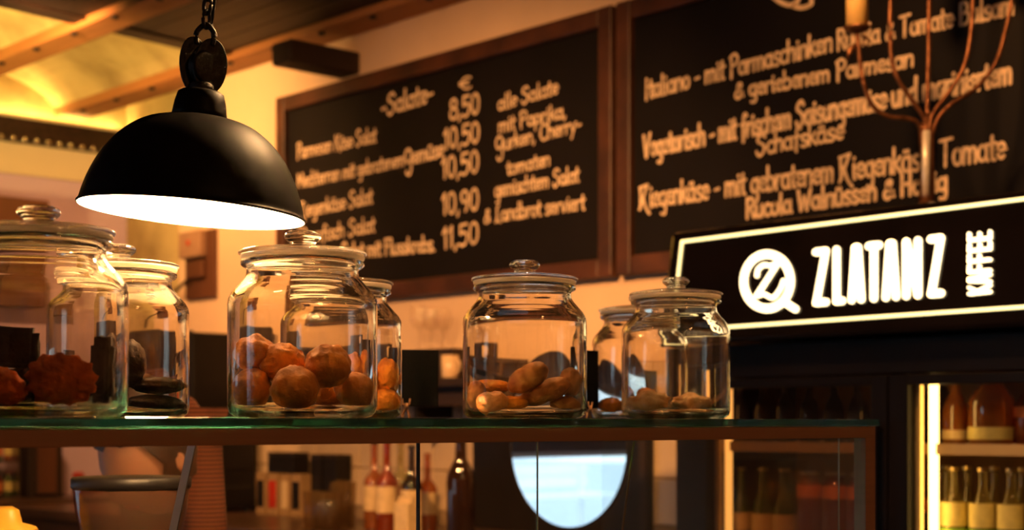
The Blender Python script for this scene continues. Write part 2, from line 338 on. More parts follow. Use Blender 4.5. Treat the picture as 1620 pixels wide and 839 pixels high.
# ------------------------------------------------------------------ stroke lettering
def O(cx, cy, rx, ry, a0=90, a1=450, n=12):
    return [(cx+rx*math.cos(math.radians(a0+(a1-a0)*i/n)), cy+ry*math.sin(math.radians(a0+(a1-a0)*i/n))) for i in range(n+1)]
def dots(x, y): return [[(x, y), (x+0.02, y+0.06)]]
G = {
 'a': (.72, [O(.30,.5,.26,.48,40,400), [(.56,1),(.56,.15),(.66,0)]]),
 'b': (.70, [[(.08,1.75),(.08,0)], O(.32,.5,.25,.48,180,540)]),
 'c': (.58, [O(.34,.5,.27,.5,50,310,9)]),
 'd': (.74, [O(.30,.5,.26,.48,0,360), [(.57,1.75),(.57,.1),(.66,0)]]),
 'e': (.62, [[(.08,.5),(.54,.58)]+O(.32,.52,.25,.48,10,310,10)]),
 'f': (.50, [[(.52,1.6),(.38,1.75),(.24,1.55),(.22,1.0),(.2,-.35)], [(.02,.95),(.46,1.0)]]),
 'g': (.70, [O(.30,.5,.25,.46,30,390), [(.56,1),(.56,-.4),(.42,-.68),(.18,-.62)]]),
 'h': (.70, [[(.08,1.75),(.08,0)], [(.08,.6),(.24,.95),(.42,1),(.54,.8),(.55,0)]]),
 'i': (.32, [[(.14,1),(.14,.1),(.22,0)], [(.14,1.36),(.15,1.44)]]),
 'j': (.34, [[(.2,1),(.2,-.4),(.05,-.6)], [(.2,1.36),(.21,1.44)]]),
 'k': (.64, [[(.08,1.7),(.08,0)], [(.52,1.05),(.10,.45)], [(.2,.58),(.58,-.02)]]),
 'l': (.32, [[(.13,1.75),(.13,.15),(.25,0)]]),
 'm': (1.0, [[(.06,1),(.06,0)], [(.06,.6),(.2,.95),(.36,.95),(.44,.7),(.44,0)], [(.44,.6),(.58,.95),(.76,.95),(.84,.7),(.84,0)]]),
 'n': (.68, [[(.06,1),(.06,0)], [(.06,.6),(.22,.95),(.42,.98),(.53,.75),(.53,0)]]),
 'o': (.66, [O(.32,.5,.26,.5)]),
 'p': (.70, [[(.08,1),(.08,-.7)], O(.33,.52,.25,.46,180,540)]),
 'r': (.50, [[(.08,1),(.08,0)], [(.08,.55),(.22,.9),(.44,.98)]]),
 's': (.56, [[(.48,.92),(.28,1.02),(.1,.8),(.2,.55),(.42,.42),(.48,.18),(.3,-.02),(.06,.08)]]),
 't': (.46, [[(.2,1.5),(.2,.15),(.38,0)], [(.0,1.0),(.44,1.04)]]),
 'u': (.68, [[(.06,1),(.07,.25),(.24,0),(.44,.1),(.54,.4)], [(.54,1),(.54,0)]]),
 'v': (.60, [[(.04,1),(.27,0)], [(.27,0),(.54,1.05)]]),
 'w': (.92, [[(.04,1),(.2,0)], [(.2,0),(.42,.85)], [(.42,.85),(.6,0)], [(.6,0),(.84,1.05)]]),
 'y': (.62, [[(.05,1),(.28,.1)], [(.56,1.05),(.3,.1),(.12,-.65)]]),
 'z': (.60, [[(.06,1),(.5,1)], [(.5,1),(.06,0)], [(.06,0),(.54,0)]]),
 'ß': (.70, [[(.08,-.2),(.08,1.3),(.25,1.7),(.48,1.5),(.32,1.0),(.55,.6),(.45,.1),(.22,0)]]),
 'B': (.84, [[(.1,1.75),(.1,0)], [(.1,1.72),(.5,1.7),(.62,1.3),(.48,.98),(.12,.92)], [(.3,.94),(.66,.85),(.72,.35),(.5,.02),(.1,0)]]),
 'C': (.80, [O(.45,.85,.38,.9,45,315,10)]),
 'F': (.70, [[(.12,1.75),(.12,0)], [(.02,1.72),(.66,1.78)], [(.12,.95),(.5,1.0)]]),
 'G': (.95, [O(.42,.95,.36,.7,40,360,11), [(.78,1.3),(.78,-.6),(.6,-1.1),(.3,-1.05),(.22,-.7)]]),
 'H': (.84, [[(.1,1.75),(.1,0)], [(.66,1.75),(.66,0)], [(.1,.9),(.66,.95)]]),
 'I': (.42, [[(.18,1.75),(.16,-.1)]]),
 'K': (.84, [[(.12,1.75),(.12,-.05)], [(.7,1.7),(.14,.8)], [(.3,.98),(.8,-.25)]]),
 'L': (.80, [[(.5,1.75),(.3,1.5),(.28,.4),(.1,-.1),(.3,.05),(.7,-.2)]]),
 'M': (1.05, [[(.1,0),(.14,1.7)], [(.14,1.7),(.48,.5)], [(.48,.5),(.84,1.7)], [(.84,1.7),(.9,0)]]),
 'P': (.78, [[(.14,1.75),(.14,-.15)], [(.02,1.6),(.4,1.85),(.68,1.5),(.55,1.0),(.16,.85)]]),
 'R': (.80, [[(.12,1.75),(.12,0)], [(.12,1.72),(.5,1.72),(.64,1.3),(.46,.95),(.12,.9)], [(.34,.92),(.7,0)]]),
 'S': (.82, [[(.7,1.5),(.5,1.8),(.2,1.6),(.16,1.2),(.45,.95),(.66,.6),(.5,.05),(.22,-.1),(.05,.3)]]),
 'T': (.84, [[(.0,1.68),(.8,1.76)], [(.38,1.7),(.36,0)]]),
 'V': (.84, [[(.04,1.75),(.32,-.05)], [(.32,-.05),(.74,1.85)]]),
 'W': (1.1, [[(.04,1.7),(.24,0)], [(.24,0),(.5,1.2)], [(.5,1.2),(.72,0)], [(.72,0),(1.0,1.75)]]),
 'Z': (.95, [[(.0,1.6),(.75,1.75)], [(.75,1.75),(.4,.9),(.0,-.1)], [(.3,.9),(.6,.0),(.95,-.5)], [(.08,1.6),(.12,.1)]]),
 '&': (.80, [[(.74,.1),(.3,.9),(.3,1.3),(.5,1.4),(.55,1.1),(.12,.5),(.14,.05),(.4,-.02),(.68,.5)]]),
 '€': (.72, [O(.42,.75,.32,.75,50,310,10), [(0,.9),(.5,.95)], [(0,.6),(.45,.65)]]),
 ',': (.30, [[(.16,.1),(.06,-.3)]]), '.': (.28, [[(.12,.02),(.13,.1)]]), '-': (.55, [[(.1,.6),(.42,.66)]]), '~': (.6, [[(.02,.6),(.2,.75),(.36,.6),(.54,.72)]]),
 '0': (.80, [O(.38,.85,.29,.85)]), '1': (.46, [[(.04,1.25),(.26,1.7)], [(.26,1.7),(.26,0)]]),
 '5': (.76, [[(.62,1.68),(.16,1.68)], [(.16,1.68),(.14,.95),(.4,1.08),(.64,.75),(.56,.2),(.3,-.02),(.05,.15)]]),
 '8': (.78, [O(.38,1.3,.24,.4,270,630), O(.38,.45,.31,.45,90,450)]),
 '9': (.76, [O(.34,1.2,.26,.46,0,360), [(.60,1.3),(.58,.5),(.42,0)]]),
 ' ': (.42, []),
}
for ch, base in (('ä', 'a'), ('ü', 'u'), ('ö', 'o')):
    G[ch] = (G[base][0], G[base][1]+[[(.18,1.3),(.19,1.4)], [(.42,1.3),(.43,1.4)]])
def text_strokes(s):
    out = []; x = 0.0
    for ch in s:
        adv, st = G[ch]
        for k in st:
            k = [(x+a, b) for a, b in k]
            out.append([Vector((p[0], p[1], 0)) for p in k] if len(k) < 3 else [Vector((p[0], p[1], 0)) for p in catmull([(a, b, 0) for a, b in k], 3)])
        x += adv
    return out, x
def ribbon(bm, pts, w, place, thick=0.0):
    """flat round-ended stroke as one strip; pts in the letter plane, place maps (a,b,h) -> local point"""
    q = [pts[0]]
    for p in pts[1:]:
        if (p-q[-1]).length > w*0.08: q.append(p)
    if len(q) < 2: q = [pts[0], pts[0]+Vector((w*0.2, 0, 0))]
    n = len(q); L = []; Rr = []
    for i in range(n):
        d0 = (q[i]-q[max(i-1, 0)]); d1 = (q[min(i+1, n-1)]-q[i])
        if d0.length < 1e-9: d0 = d1
        if d1.length < 1e-9: d1 = d0
        t = (d0.normalized()+d1.normalized())
        t = t.normalized() if t.length > 0.2 else d1.normalized()
        nn = Vector((-t.y, t.x, 0)); k = 1/max(0.55, abs(nn.dot(Vector((-d1.y, d1.x, 0)).normalized())))
        L.append(q[i]+nn*w*k); Rr.append(q[i]-nn*w*k)
    def capp(c, t):
        a0 = math.atan2(t.y, t.x)
        return [Vector((c.x+w*math.cos(a0-PI/2+PI*k/5), c.y+w*math.sin(a0-PI/2+PI*k/5), 0)) for k in range(1, 5)]
    c0 = capp(q[0], q[0]-q[1]); c1 = capp(q[-1], q[-1]-q[-2])
    def V_(p, h): return bm.verts.new(place(p.x, p.y, h))
    lt = [V_(p, thick) for p in L]; rt = [V_(p, thick) for p in Rr]
    e0 = [V_(p, thick) for p in c0]; e1 = [V_(p, thick) for p in c1]
    for i in range(n-1): bm.faces.new((rt[i], rt[i+1], lt[i+1], lt[i]))
    bm.faces.new([lt[0]]+e0+[rt[0]]); bm.faces.new([rt[-1]]+e1+[lt[-1]])
    if thick:
        loop = rt+e1+lt[::-1]+e0; pl_ = list(Rr)+c1+L[::-1]+c0
        bt = [V_(p, 0) for p in pl_]; m = len(loop)
        for i in range(m): bm.faces.new((loop[i], bt[i], bt[(i+1) % m], loop[(i+1) % m]))

# ================================================================== ROOM
ZF = 0.0
UW = 3.60                       # chalkboard wall plane
VB = 7.10                       # far wall plane
def R(z): return ZC+z           # height relative to the eye
# floor
o = obj('floor', boxes(((-3.2, -3.2, -0.06), (4.2, 7.35, 0.0))), M['floor']); struct(o, 'dark wooden cafe floor below the counter', 'floor')
# chalkboard wall: cream plaster, ends in a corner, continues set back in concrete colour
wa = obj('wall_right', boxes(((UW, -3.2, 0), (UW+0.35, 6.15, R(1.75)))), M['wall']); struct(wa, 'warm cream plaster wall behind the chalkboards', 'wall')
o = obj('wall_recess', boxes(((UW+0.25, 6.15, 0), (UW+0.45, VB+0.2, R(1.75)))), M['concrete']); struct(o, 'yellowish set-back wall strip in the far corner', 'wall')
o = obj('wall_left', boxes(((-3.2, -3.2, 0), (-3.0, 3.4, R(1.9))), ((-3.2, 4.6, 0), (-3.0, 7.35, R(1.9))), ((-3.2, 3.4, 0), (-3.0, 4.6, R(-0.4))), ((-3.2, 3.4, R(1.0)), (-3.0, 4.6, R(1.9)))), M['wall']); struct(o, 'plain cream wall on the window side', 'wall')
o = obj('wall_front', boxes(((-3.0, -3.2, 0), (UW, -3.0, R(1.9)))), M['wall']); struct(o, 'plain cream wall behind the guests', 'wall')
# far wall with the glazed shop door; lilac below, cream frieze above
wb = obj('wall_back', boxes(((-3.0, VB, 0), (-2.3, VB+0.2, R(1.30))), ((0.4, VB, 0), (UW+0.45, VB+0.2, R(1.30))), ((-2.3, VB, R(0.95)), (0.4, VB+0.2, R(1.30)))), M['wall_lilac'])
struct(wb, 'far wall with lilac daylight tint painted in, beyond the pendant lamp', 'wall')
o = obj('trim_1', boxes(((-3.0, VB-0.025, R(1.22)), (UW+0.25, VB+0.2, R(1.37)))), M['wall_cream']); struct(o, 'cream frieze band along the top of the lilac wall', 'trim')
fa = obj('trim_2', boxes(((-3.0, VB-0.07, R(1.37)), (UW+0.25, VB+0.2, R(1.485)))), M['fascia']); struct(fa, 'dark perforated fascia with a row of metal studs', 'trim')
sb = bmesh.new(); bmesh.ops.create_icosphere(sb, subdivisions=2, radius=0.0135)
sme = bpy.data.meshes.new('stud'); sb.to_mesh(sme); sb.free(); sme.materials.append(M['stud']); sme.polygons.foreach_set('use_smooth', [True]*len(sme.polygons))
x = 2.9
while x < UW+0.2:
    s = bpy.data.objects.new('stud', sme); COL.objects.link(s); s.parent = fa; s.location = (x, VB-0.078, R(1.382)); x += 0.060
cl = obj('fascia_lip', boxes(((-3.0, VB-0.080, R(1.486)), (UW+0.24, VB-0.062, R(1.500)))), M['wall_cream'], fa)
cl = obj('cove_strip', boxes(((1.4, VB-0.055, R(1.486)), (UW+0.2, VB-0.005, R(1.492)))), M['cove'], fa)
o = obj('wall_back_top', boxes(((-3.0, VB, R(1.485)), (UW+0.45, VB+0.2, R(1.9)))), M['concrete']); struct(o, 'rough concrete strip above the dark fascia', 'wall')
# glazed shop front in the far wall (left of the frame, seen in the round mirror)
wd = obj('window_1', boxes(((-2.3, VB+0.05, 0), (-2.22, VB+0.13, R(0.95))), ((0.32, VB+0.05, 0), (0.4, VB+0.13, R(0.95))), ((-2.22, VB+0.05, R(0.87)), (0.32, VB+0.13, R(0.95))),
     ((-2.22, VB+0.05, R(-0.22)), (0.32, VB+0.13, R(-0.17))), ((-0.30, VB+0.05, 0), (-0.24, VB+0.13, R(0.87)))), M['whitepaint'])
struct(wd, 'white framed shop window letting in daylight', 'window')
for (a, b) in ((-2.22, -0.30), (-0.24, 0.32)):
    obj('pane', boxes(((a, VB+0.085, 0.0), (b, VB+0.091, R(0.87)))), M['pane'], wd)
rb = thing('added_blind', 'added dark brown blind keeping daylight out of the upper shop window', 'blind', (-0.95, VB-0.03, R(-0.215)))  # blind added to cut daylight and darken the mirror's upper half
obj('fabric', boxes(((-1.40, -0.004, 0.02), (1.40, 0.0, 1.14))), M['brownpanel'], rb)
obj('bottom_bar', boxes(((-1.40, -0.012, -0.012), (1.40, 0.008, 0.0195))), M['whitepaint'], rb)
obj('roller', tube([(-1.42, 0, 1.16), (1.42, 0, 1.16)], 0.025, 16), M['whitepaint'], rb, True)
bn = thing('street_bench', 'white bench out on the pavement, mirrored in the round mirror', 'bench', (-5.4, 12.0, -0.03))
for k_ in range(3): obj('seat_slat', boxes(((-1.0, -0.22+k_*0.15, 0.44), (1.0, -0.09+k_*0.15, 0.48))), M['whitepaint'], bn)
for k_ in range(2): obj('back_slat', boxes(((-1.0, 0.24, 0.55+k_*0.14), (1.0, 0.27, 0.66+k_*0.14))), M['whitepaint'], bn)
for x_ in (-0.9, 0.86):
    obj('leg', boxes(((x_, -0.2, 0), (x_+0.04, -0.16, 0.44))), M['whitepaint'], bn); obj('leg', boxes(((x_, 0.20, 0), (x_+0.04, 0.24, 0.80))), M['whitepaint'], bn)
w2_ = obj('window_2_added', boxes(*[((-3.14, y, R(-0.4)), (-3.06, y+0.07, R(1.0))) for y in (3.4, 3.97, 4.53)], ((-3.14, 3.47, R(-0.4)), (-3.06, 4.53, R(-0.34))), ((-3.14, 3.47, R(0.94)), (-3.06, 4.53, R(1.0)))), M['whitepaint'])
struct(w2_, 'added unseen white framed window on the guest side, for daylight', 'window')  # unseen window added to let in more cool daylight
for y in (3.47, 4.04): obj('pane', boxes(((-3.103, y, R(-0.34)), (-3.097, y+0.49, R(0.94)))), M['pane'], w2_)
o = obj('pavement', boxes(((-30, VB+0.3, -0.10), (25, 60, -0.03)), ((-30, -20, -0.10), (-3.3, VB+0.3, -0.03))), M['pave']); struct(o, 'pale grey pavement outside the shop window', 'pavement')
# ceiling: concrete vaults between timber beams, dark boarding nearer the room
zb = 1.53
beams_u = [(3.45, 3.60), (2.74, 2.877), (2.02, 2.16), (1.30, 1.44), (0.58, 0.72), (-0.14, 0.0), (-0.86, -0.72), (-1.58, -1.44), (-2.30, -2.16)]
bm = bmesh.new(); edges = [UW+0.45]+[e for a, b in beams_u for e in (b, a)]+[-3.2]
for i in range(0, len(edges), 2):
    u1, u0 = edges[i], edges[i+1]
    if u1-u0 < 0.05: continue
    NU, v0, v1 = 12, 4.6, VB+0.2; NV = 14; grid = []
    for a in range(NU+1):
        t = a/NU; u = u1+(u0-u1)*t; row = []
        for b in range(NV+1):
            v = v0+(v1-v0)*b/NV
            z = zb+0.045+0.13*math.sin(PI*t)**0.8+0.02*mnoise.noise(Vector((u*3, v*2, 1)))*math.sin(PI*t)
            row.append(bm.verts.new((u, v, R(z))))
        grid.append(row)
    for a in range(NU):
        for b in range(NV): bm.faces.new((grid[a][b], grid[a+1][b], grid[a+1][b+1], grid[a][b+1]))
box(bm, (-3.2, -3.2, R(1.78)), (UW+0.5, 7.35, R(1.9)))
ce = obj('ceiling', bm, M['concrete']); struct(ce, 'rough yellowish concrete ceiling vaults lit from the cove', 'ceiling')
bolt_bm = lathe([(0, 0), (0.014, 0), (0.014, 0.008), (0.007, 0.016), (0, 0.016)], 8)
bolt_me = bpy.data.meshes.new('bolt'); bolt_bm.to_mesh(bolt_me); bolt_bm.free(); bolt_me.materials.append(M['iron'])
for i, (a, b) in enumerate(beams_u):
    be = obj('beam', boxes(((a, -3.0, R(zb)), (b, VB, R(zb+0.26)))), M['beam'], ce, bevel=0.006)
    if i < 2:
        v = 3.2
        while v < 7.0:
            c = bpy.data.objects.new('bolt', bolt_me); COL.objects.link(c); c.parent = be
            c.location = (a+0.02, v, R(zb)-0.012); v += 0.33
# dark boards in the bays nearer than the skew joist
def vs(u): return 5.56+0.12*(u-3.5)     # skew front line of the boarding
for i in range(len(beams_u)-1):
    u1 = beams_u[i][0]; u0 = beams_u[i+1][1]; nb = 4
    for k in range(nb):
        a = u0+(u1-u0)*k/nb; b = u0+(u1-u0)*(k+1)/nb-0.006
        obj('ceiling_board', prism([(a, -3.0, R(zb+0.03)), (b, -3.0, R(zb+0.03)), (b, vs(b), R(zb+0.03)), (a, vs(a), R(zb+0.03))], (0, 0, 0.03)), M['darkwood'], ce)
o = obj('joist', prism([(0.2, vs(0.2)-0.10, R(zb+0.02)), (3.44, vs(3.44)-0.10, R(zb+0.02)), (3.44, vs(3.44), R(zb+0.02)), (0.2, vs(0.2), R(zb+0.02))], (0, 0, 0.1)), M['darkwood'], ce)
o = obj('joist_block', boxes(((3.27, 4.77, R(1.372)), (UW, 4.90, R(1.46)))), M['darkwood'], ce, bevel=0.01)

# tiles on the chalkboard wall above the back counter
tp = 0.150
tb = bmesh.new(); box(tb, (-0.008, -tp/2+0.0025, -tp/2+0.0025), (0, tp/2-0.0025, tp/2-0.0025))
bmesh.ops.bevel(tb, geom=[e for e in tb.edges if abs(e.verts[0].co.x+0.008) < 1e-6 and abs(e.verts[1].co.x+0.008) < 1e-6], offset=0.002, segments=1, affect='EDGES')
tme = bpy.data.meshes.new('tile'); tb.to_mesh(tme); tb.free(); tme.materials.append(M['tile'])
gr = obj('grout_bed', boxes(((UW-0.004, 2.66, R(-0.40)), (UW+0.001, 6.12, R(0.13)))), M['grout'], wa)
for iz in range(3):
    for iv in range(23):
        t = bpy.data.objects.new('tile', tme); COL.objects.link(t); t.parent = wa
        t.location = (UW-0.002, 2.66+tp*(iv+0.5), R(-0.25+tp*iz))

# ================================================================== CHALKBOARDS
UBF = UW-0.045     # frame front
def chalkboard(label, v0, v1, z0, z1):
    t = thing('chalkboard', label, 'chalkboard', (UW, (v0+v1)/2, R(z0)))
    w = (v0-v1)/2; h = z1-z0; f = 0.062
    obj('slate', boxes(((-0.022, -w+0.02, 0.02), (-0.002, w-0.02, h-0.02))), M['slate'], t)
    obj('frame_stile', boxes(((-0.045, w-f, 0), (0, w, h))), M['frame_wood'], t, bevel=0.006)
    obj('frame_stile', boxes(((-0.045, -w, 0), (0, -w+f, h))), M['frame_wood'], t, bevel=0.006)
    obj('frame_rail', boxes(((-0.043, -w+f, 0), (0, w-f, f))), M['frame_wood'], t, bevel=0.006)
    obj('frame_rail', boxes(((-0.043, -w+f, h-f), (0, w-f, h))), M['frame_wood'], t, bevel=0.006)
    return t
b1 = chalkboard('framed chalkboard salad menu with prices, between the pendant lamp and wall middle', 5.297, 3.372, 0.474, 1.355)
b2 = chalkboard('framed chalkboard sandwich menu partly hidden by the lit fridge sign', 3.352, 1.40, 0.474, 1.355)
UC = UW-0.0235
def chalk(board, s, p0, p1, cap, w=0.0048, name='lettering'):
    A = PU(*p0, UC); B = PU(*p1, UC); capm = 0.84*cap/F_PX*((A.x*SA+A.y*CA)); sy = capm/1.75; w *= 0.80
    st, wd = text_strokes(s); sx = (A.y-B.y)/wd; sl = (B.z-A.z)/(A.y-B.y)
    bm = bmesh.new(); L = board.location; cnt = [0]
    for k in st:
        pts = [Vector((p.x*sx, p.y*sy, 0)) for p in k]; cnt[0] += 1; e = 0.00012*(cnt[0] % 9)
        ribbon(bm, pts, w, lambda a, b, h: (UC-L.x-0.0004-e, A.y-a-L.y, A.z+b+a*sl-L.z))
    for f in bm.faces:
        f.normal_update()
        if f.normal.x > 0: f.normal_flip()
    me = bpy.data.meshes.new(name); bm.to_mesh(me); bm.free()
    return obj(name, me, M['chalk'], board)
chalk(b1, '-Salate-', (603, 184), (687, 159), 36, 0.007)
chalk(b1, '€', (727, 143), (748, 139), 26, 0.004)
chalk(b1, '8,50', (711, 190), (760, 178), 38, 0.0062)
chalk(b1, '10,50', (702, 236), (760, 224), 38, 0.0062)
chalk(b1, '10,50', (699, 283), (759, 271), 40, 0.0062)
chalk(b1, '10,90', (699, 340), (759, 331), 40, 0.0062)
chalk(b1, '11,50', (700, 394), (759, 384), 40, 0.0062)
chalk(b1, 'Parmesan Käse Salat', (470, 251), (596, 224), 27)
chalk(b1, 'Mediterran ', (470, 298), (543, 283), 27)
chalk(b1, 'mit gebratenem', (543, 283), (640, 262), 27)
chalk(b1, 'Gemüse', (640, 262), (703, 246), 30, 0.0065)
chalk(b1, 'Ziegenkäse Salat', (472, 345), (590, 321), 28)
chalk(b1, 'Thunfisch Salat', (472, 387), (594, 366), 28)
chalk(b1, 'Salat mit Flusskrebs.', (540, 409), (689, 397), 28, 0.0065)
chalk(b1, 'alle Salate', (788, 175), (884, 147), 28)
chalk(b1, 'mit Paprika,', (789, 210), (897, 185), 28)
chalk(b1, 'Gurken, Cherry-', (784, 240), (921, 206), 28)
chalk(b1, 'tomaten', (802, 277), (871, 261), 27)
chalk(b1, 'gemischtem Salat', (783, 312), (917, 287), 29)
chalk(b1, '& Landbrot serviert', (766, 353), (926, 331), 29)
chalk(b2, 'Italiano - mit Parmaschinken', (1020, 157), (1318, 80), 37, 0.0056)
chalk(b2, 'Rucola & Tomate Balsam', (1324, 80), (1606, 22), 38, 0.0056)
chalk(b2, '& geriebenem Parmesan', (1162, 156), (1447, 104), 33, 0.0056)
chalk(b2, 'Vegetarisch - mit frischem Saisongemüse und mariniertem', (1018, 249), (1602, 131), 40, 0.007)
chalk(b2, 'Schafskäse', (1196, 246), (1336, 219), 36, 0.0056)
chalk(b2, 'Ziegenkäse - mit gebratenem Ziegenkäse, Tomate', (1012, 330), (1592, 250), 42, 0.006)
chalk(b2, 'Rucola Walnüssen & Honig', (1180, 346), (1500, 300), 37, 0.007)
for st in ([(1222, -6), (1236, 4), (1250, 8), (1262, 2), (1266, -12)], [(1256, 10), (1270, 12), (1284, 6), (1282, -6)]):
    bm = bmesh.new(); pts = catmull([PU(a, b, UC) for a, b in st], 4)
    ribbon(bm, [Vector((p.y, p.z, 0)) for p in pts], 0.007, lambda a, b, h: (UC-0.0005-b2.location.x, a-b2.location.y, b-b2.location.z))
    obj('lettering', bm, M['chalk'], b2)

# ================================================================== DISPLAY CASE
VF, VR, UE, UL = 1.236, 1.80, 1.862, -0.9     # front, rear, right end, left end
ZT = R(0.0052); TH = 0.0095
case = thing('display_case', 'glass-topped display case carrying the cookie jars', 'display case', (0.5, 1.5, 0))
CO = Vector((0.5, 1.5, 0))
def cbox(*ab): return boxes(*[((a[0]-CO.x, a[1]-CO.y, a[2]), (b[0]-CO.x, b[1]-CO.y, b[2])) for a, b in ab])
o = obj('glass_top', cbox(((UL, VF, ZT-TH), (UE, VR, ZT))), M['shelf_glass'], case, bevel=0.0011); o['label'] = 'thick green-edged glass shelf'
zr1, zr0 = ZT-TH-0.0006, ZT-TH-0.0006-0.0165
obj('front_rail', cbox(((UL, VF+0.004, zr0), (UE-0.004, VF+0.020, zr1))), M['alu'], case, bevel=0.0006)
obj('rear_rail', cbox(((UL, VR-0.020, zr0), (UE-0.004, VR-0.004, zr1))), M['alu'], case, bevel=0.0006)
obj('end_rail', cbox(((UE-0.018, VF+0.020, zr0), (UE-0.004, VR-0.020, zr1))), M['alu'], case)
obj('post', cbox(((UE-0.028, VF+0.004, 0.78), (UE-0.004, VF+0.024, zr0))), M['alu'], case, bevel=0.0006)
for v in (VF+0.004, VR-0.024):
    obj('post', cbox(((UL, v, 0.78), (UL+0.02, v+0.020, zr0))), M['alu'], case)
us = [PV(661, 700, VF+0.012).x, PV(848, 700, VF+0.012).x, PV(1325, 700, VF+0.012).x]
cuts = [UL+0.02]+us+[UE-0.030]
for a, b in zip(cuts, cuts[1:]):
    obj('front_pane', cbox(((a+0.0008, VF+0.009, 0.78), (b-0.0008, VF+0.014, zr0+0.003))), M['pane'], case)
for k, u in enumerate(us):
    obj('pane_joint', cbox(((u-0.0007, VF+0.009, 0.78), (u+0.0007, VF+(0.014 if k == 0 else 0.0105), zr0+0.002))), M['black_plastic'] if k == 0 else M['pane_edge'], case)
obj('end_pane', cbox(((UE-0.014, VF+0.026, 0.78), (UE-0.009, VR-0.026, zr0+0.002))), M['pane'], case)
obj('inner_shelf', cbox(((UL+0.02, VF+0.05, 0.98), (UE-0.03, VR-0.03, 0.988))), M['pane'], case)
obj('cabinet_body', cbox(((UL, VF, 0), (UE, VR, 0.78))), M['counter'], case, bevel=0.004)
# slanting white rod and thin brass rod inside
a = P(306, 690, 1.62)-CO; b = P(262, 890, 1.66)-CO
nb_ = Vector((-0.97, -0.25, 0.05)).normalized(); ax_ = (b-a).normalized(); wd_ = ax_.cross(nb_).normalized()*0.0055
o = obj('slanted_support', prism([a-wd_, a+wd_, b+wd_, b-wd_], nb_*-0.002), M['white_rod'], case); o['label'] = 'slanted white metal rod'
a = P(1004, 690, 2.12); b = P(983, 850, 2.12)
o = obj('thin_rod', tube([p-CO for p in (a, b)], 0.0014, 8), M['peg'], case, True); o['label'] = 'thin copper-coloured rod'

# ================================================================== JARS
JS = 0.0815/118.0
outer = [(0, 0), (98, 0), (108, 2.5), (115, 8), (118, 18), (118, 176), (116.5, 186), (111, 196), (101, 207), (93, 216), (89, 223), (88, 230), (89, 234), (94, 236), (97.5, 239), (97.5, 244), (93, 247)]
inner = [(86, 247), (83, 240), (82, 228), (83, 220), (88, 212), (97, 203), (106, 193), (111, 184), (112.5, 175), (112.5, 20), (109, 12), (100, 8), (60, 7), (0, 7)]
def sm(prof, n=3):
    return [(max(0, p.x), p.y) for p in catmull([(r, z, 0) for r, z in prof], n)]
def resample_profile(prof): return [(r*JS, z*JS) for r, z in prof]
body_bm = lathe(resample_profile(outer+inner), 72)
lid_prof = [(0, 251), (70, 249.5), (83, 249), (99, 249), (101.5, 252), (101.5, 256), (98, 259.5), (80, 264.5), (55, 269), (30, 272), (22, 273.5), (19, 276), (19, 278.5), (24, 281), (28, 285), (28.5, 288), (26, 291.5), (18, 293.6), (0, 294)]
JAR = {}
def make_jar(label, px, Y, kx=1.0, kz=1.0):
    p = P(px, 660, Y)
    t = thing('glass_jar', label, 'jar', (p.x, p.y, ZT+0.0003), 0, 'cookie jars on the glass counter')
    t.scale = (kx, kx, kz)
    if not JAR:
        def mk(name, bm, m, bumpy=False):
            bmesh.ops.recalc_face_normals(bm, faces=bm.faces[:])
            me = bpy.data.meshes.new(name); bm.to_mesh(me); bm.free(); me.materials.append(m)
            me.polygons.foreach_set('use_smooth', [True]*len(me.polygons)); JAR[name] = me
        mk('jar_body', body_bm, M['jar'])
        lo = lid_prof[:11]; 
        mk('lid', lathe(resample_profile([(0, 259), (70, 256), (84, 254.8), (99, 254.8), (101.5, 256.5), (101.5, 259), (98, 261.2), (80, 263.8), (55, 266.8), (30, 268.6), (19, 269.2), (0, 269.3)]), 72), M['lid'])
        mk('knob', lathe(resample_profile([(0, 269.5), (21, 269.5), (20, 272), (20, 274.5), (24, 277), (28.5, 281.5), (29.5, 285.5), (27, 290), (20, 293.2), (10, 294.2), (0, 294.4)]), 40), M['lid'])
        mk('seal_ring', lathe(resample_profile([(86, 247.2), (96, 247.2), (97.5, 249), (98, 253), (97, 254.6), (86, 254.6), (86, 247.2)]), 64), M['seal'])
    o = bpy.data.objects.new('jar_body', JAR['jar_body']); COL.objects.link(o); o.parent = t
    l = bpy.data.objects.new('lid', JAR['lid']); COL.objects.link(l); l.parent = t
    k = bpy.data.objects.new('knob', JAR['knob']); COL.objects.link(k); k.parent = l
    s = bpy.data.objects.new('seal_ring', JAR['seal_ring']); COL.objects.link(s); s.parent = t
    return t
jA = make_jar('largest nearest glass jar with ragged orange pastry, cut by the frame edge', 61, 1.452, 1.03)
jB = make_jar('glass jar of dark brown chocolate pieces behind the nearest jar', 188, 1.765, 0.99)
jC = make_jar('glass jar full of golden puff balls below the pendant lamp', 479, 1.64, 0.99)
jD = make_jar('glass jar half hidden behind the jar of puff balls', 538, 1.99)
jE = make_jar('glass jar with a few long brown cookies, right of the black card', 830, 1.935, 0.975)
jF = make_jar('glass jar almost hidden behind the rightmost jar', 1013, 2.46, 0.97)
jG = make_jar('rightmost glass jar with two pale lumpy cookies', 1069, 2.16, 0.95)

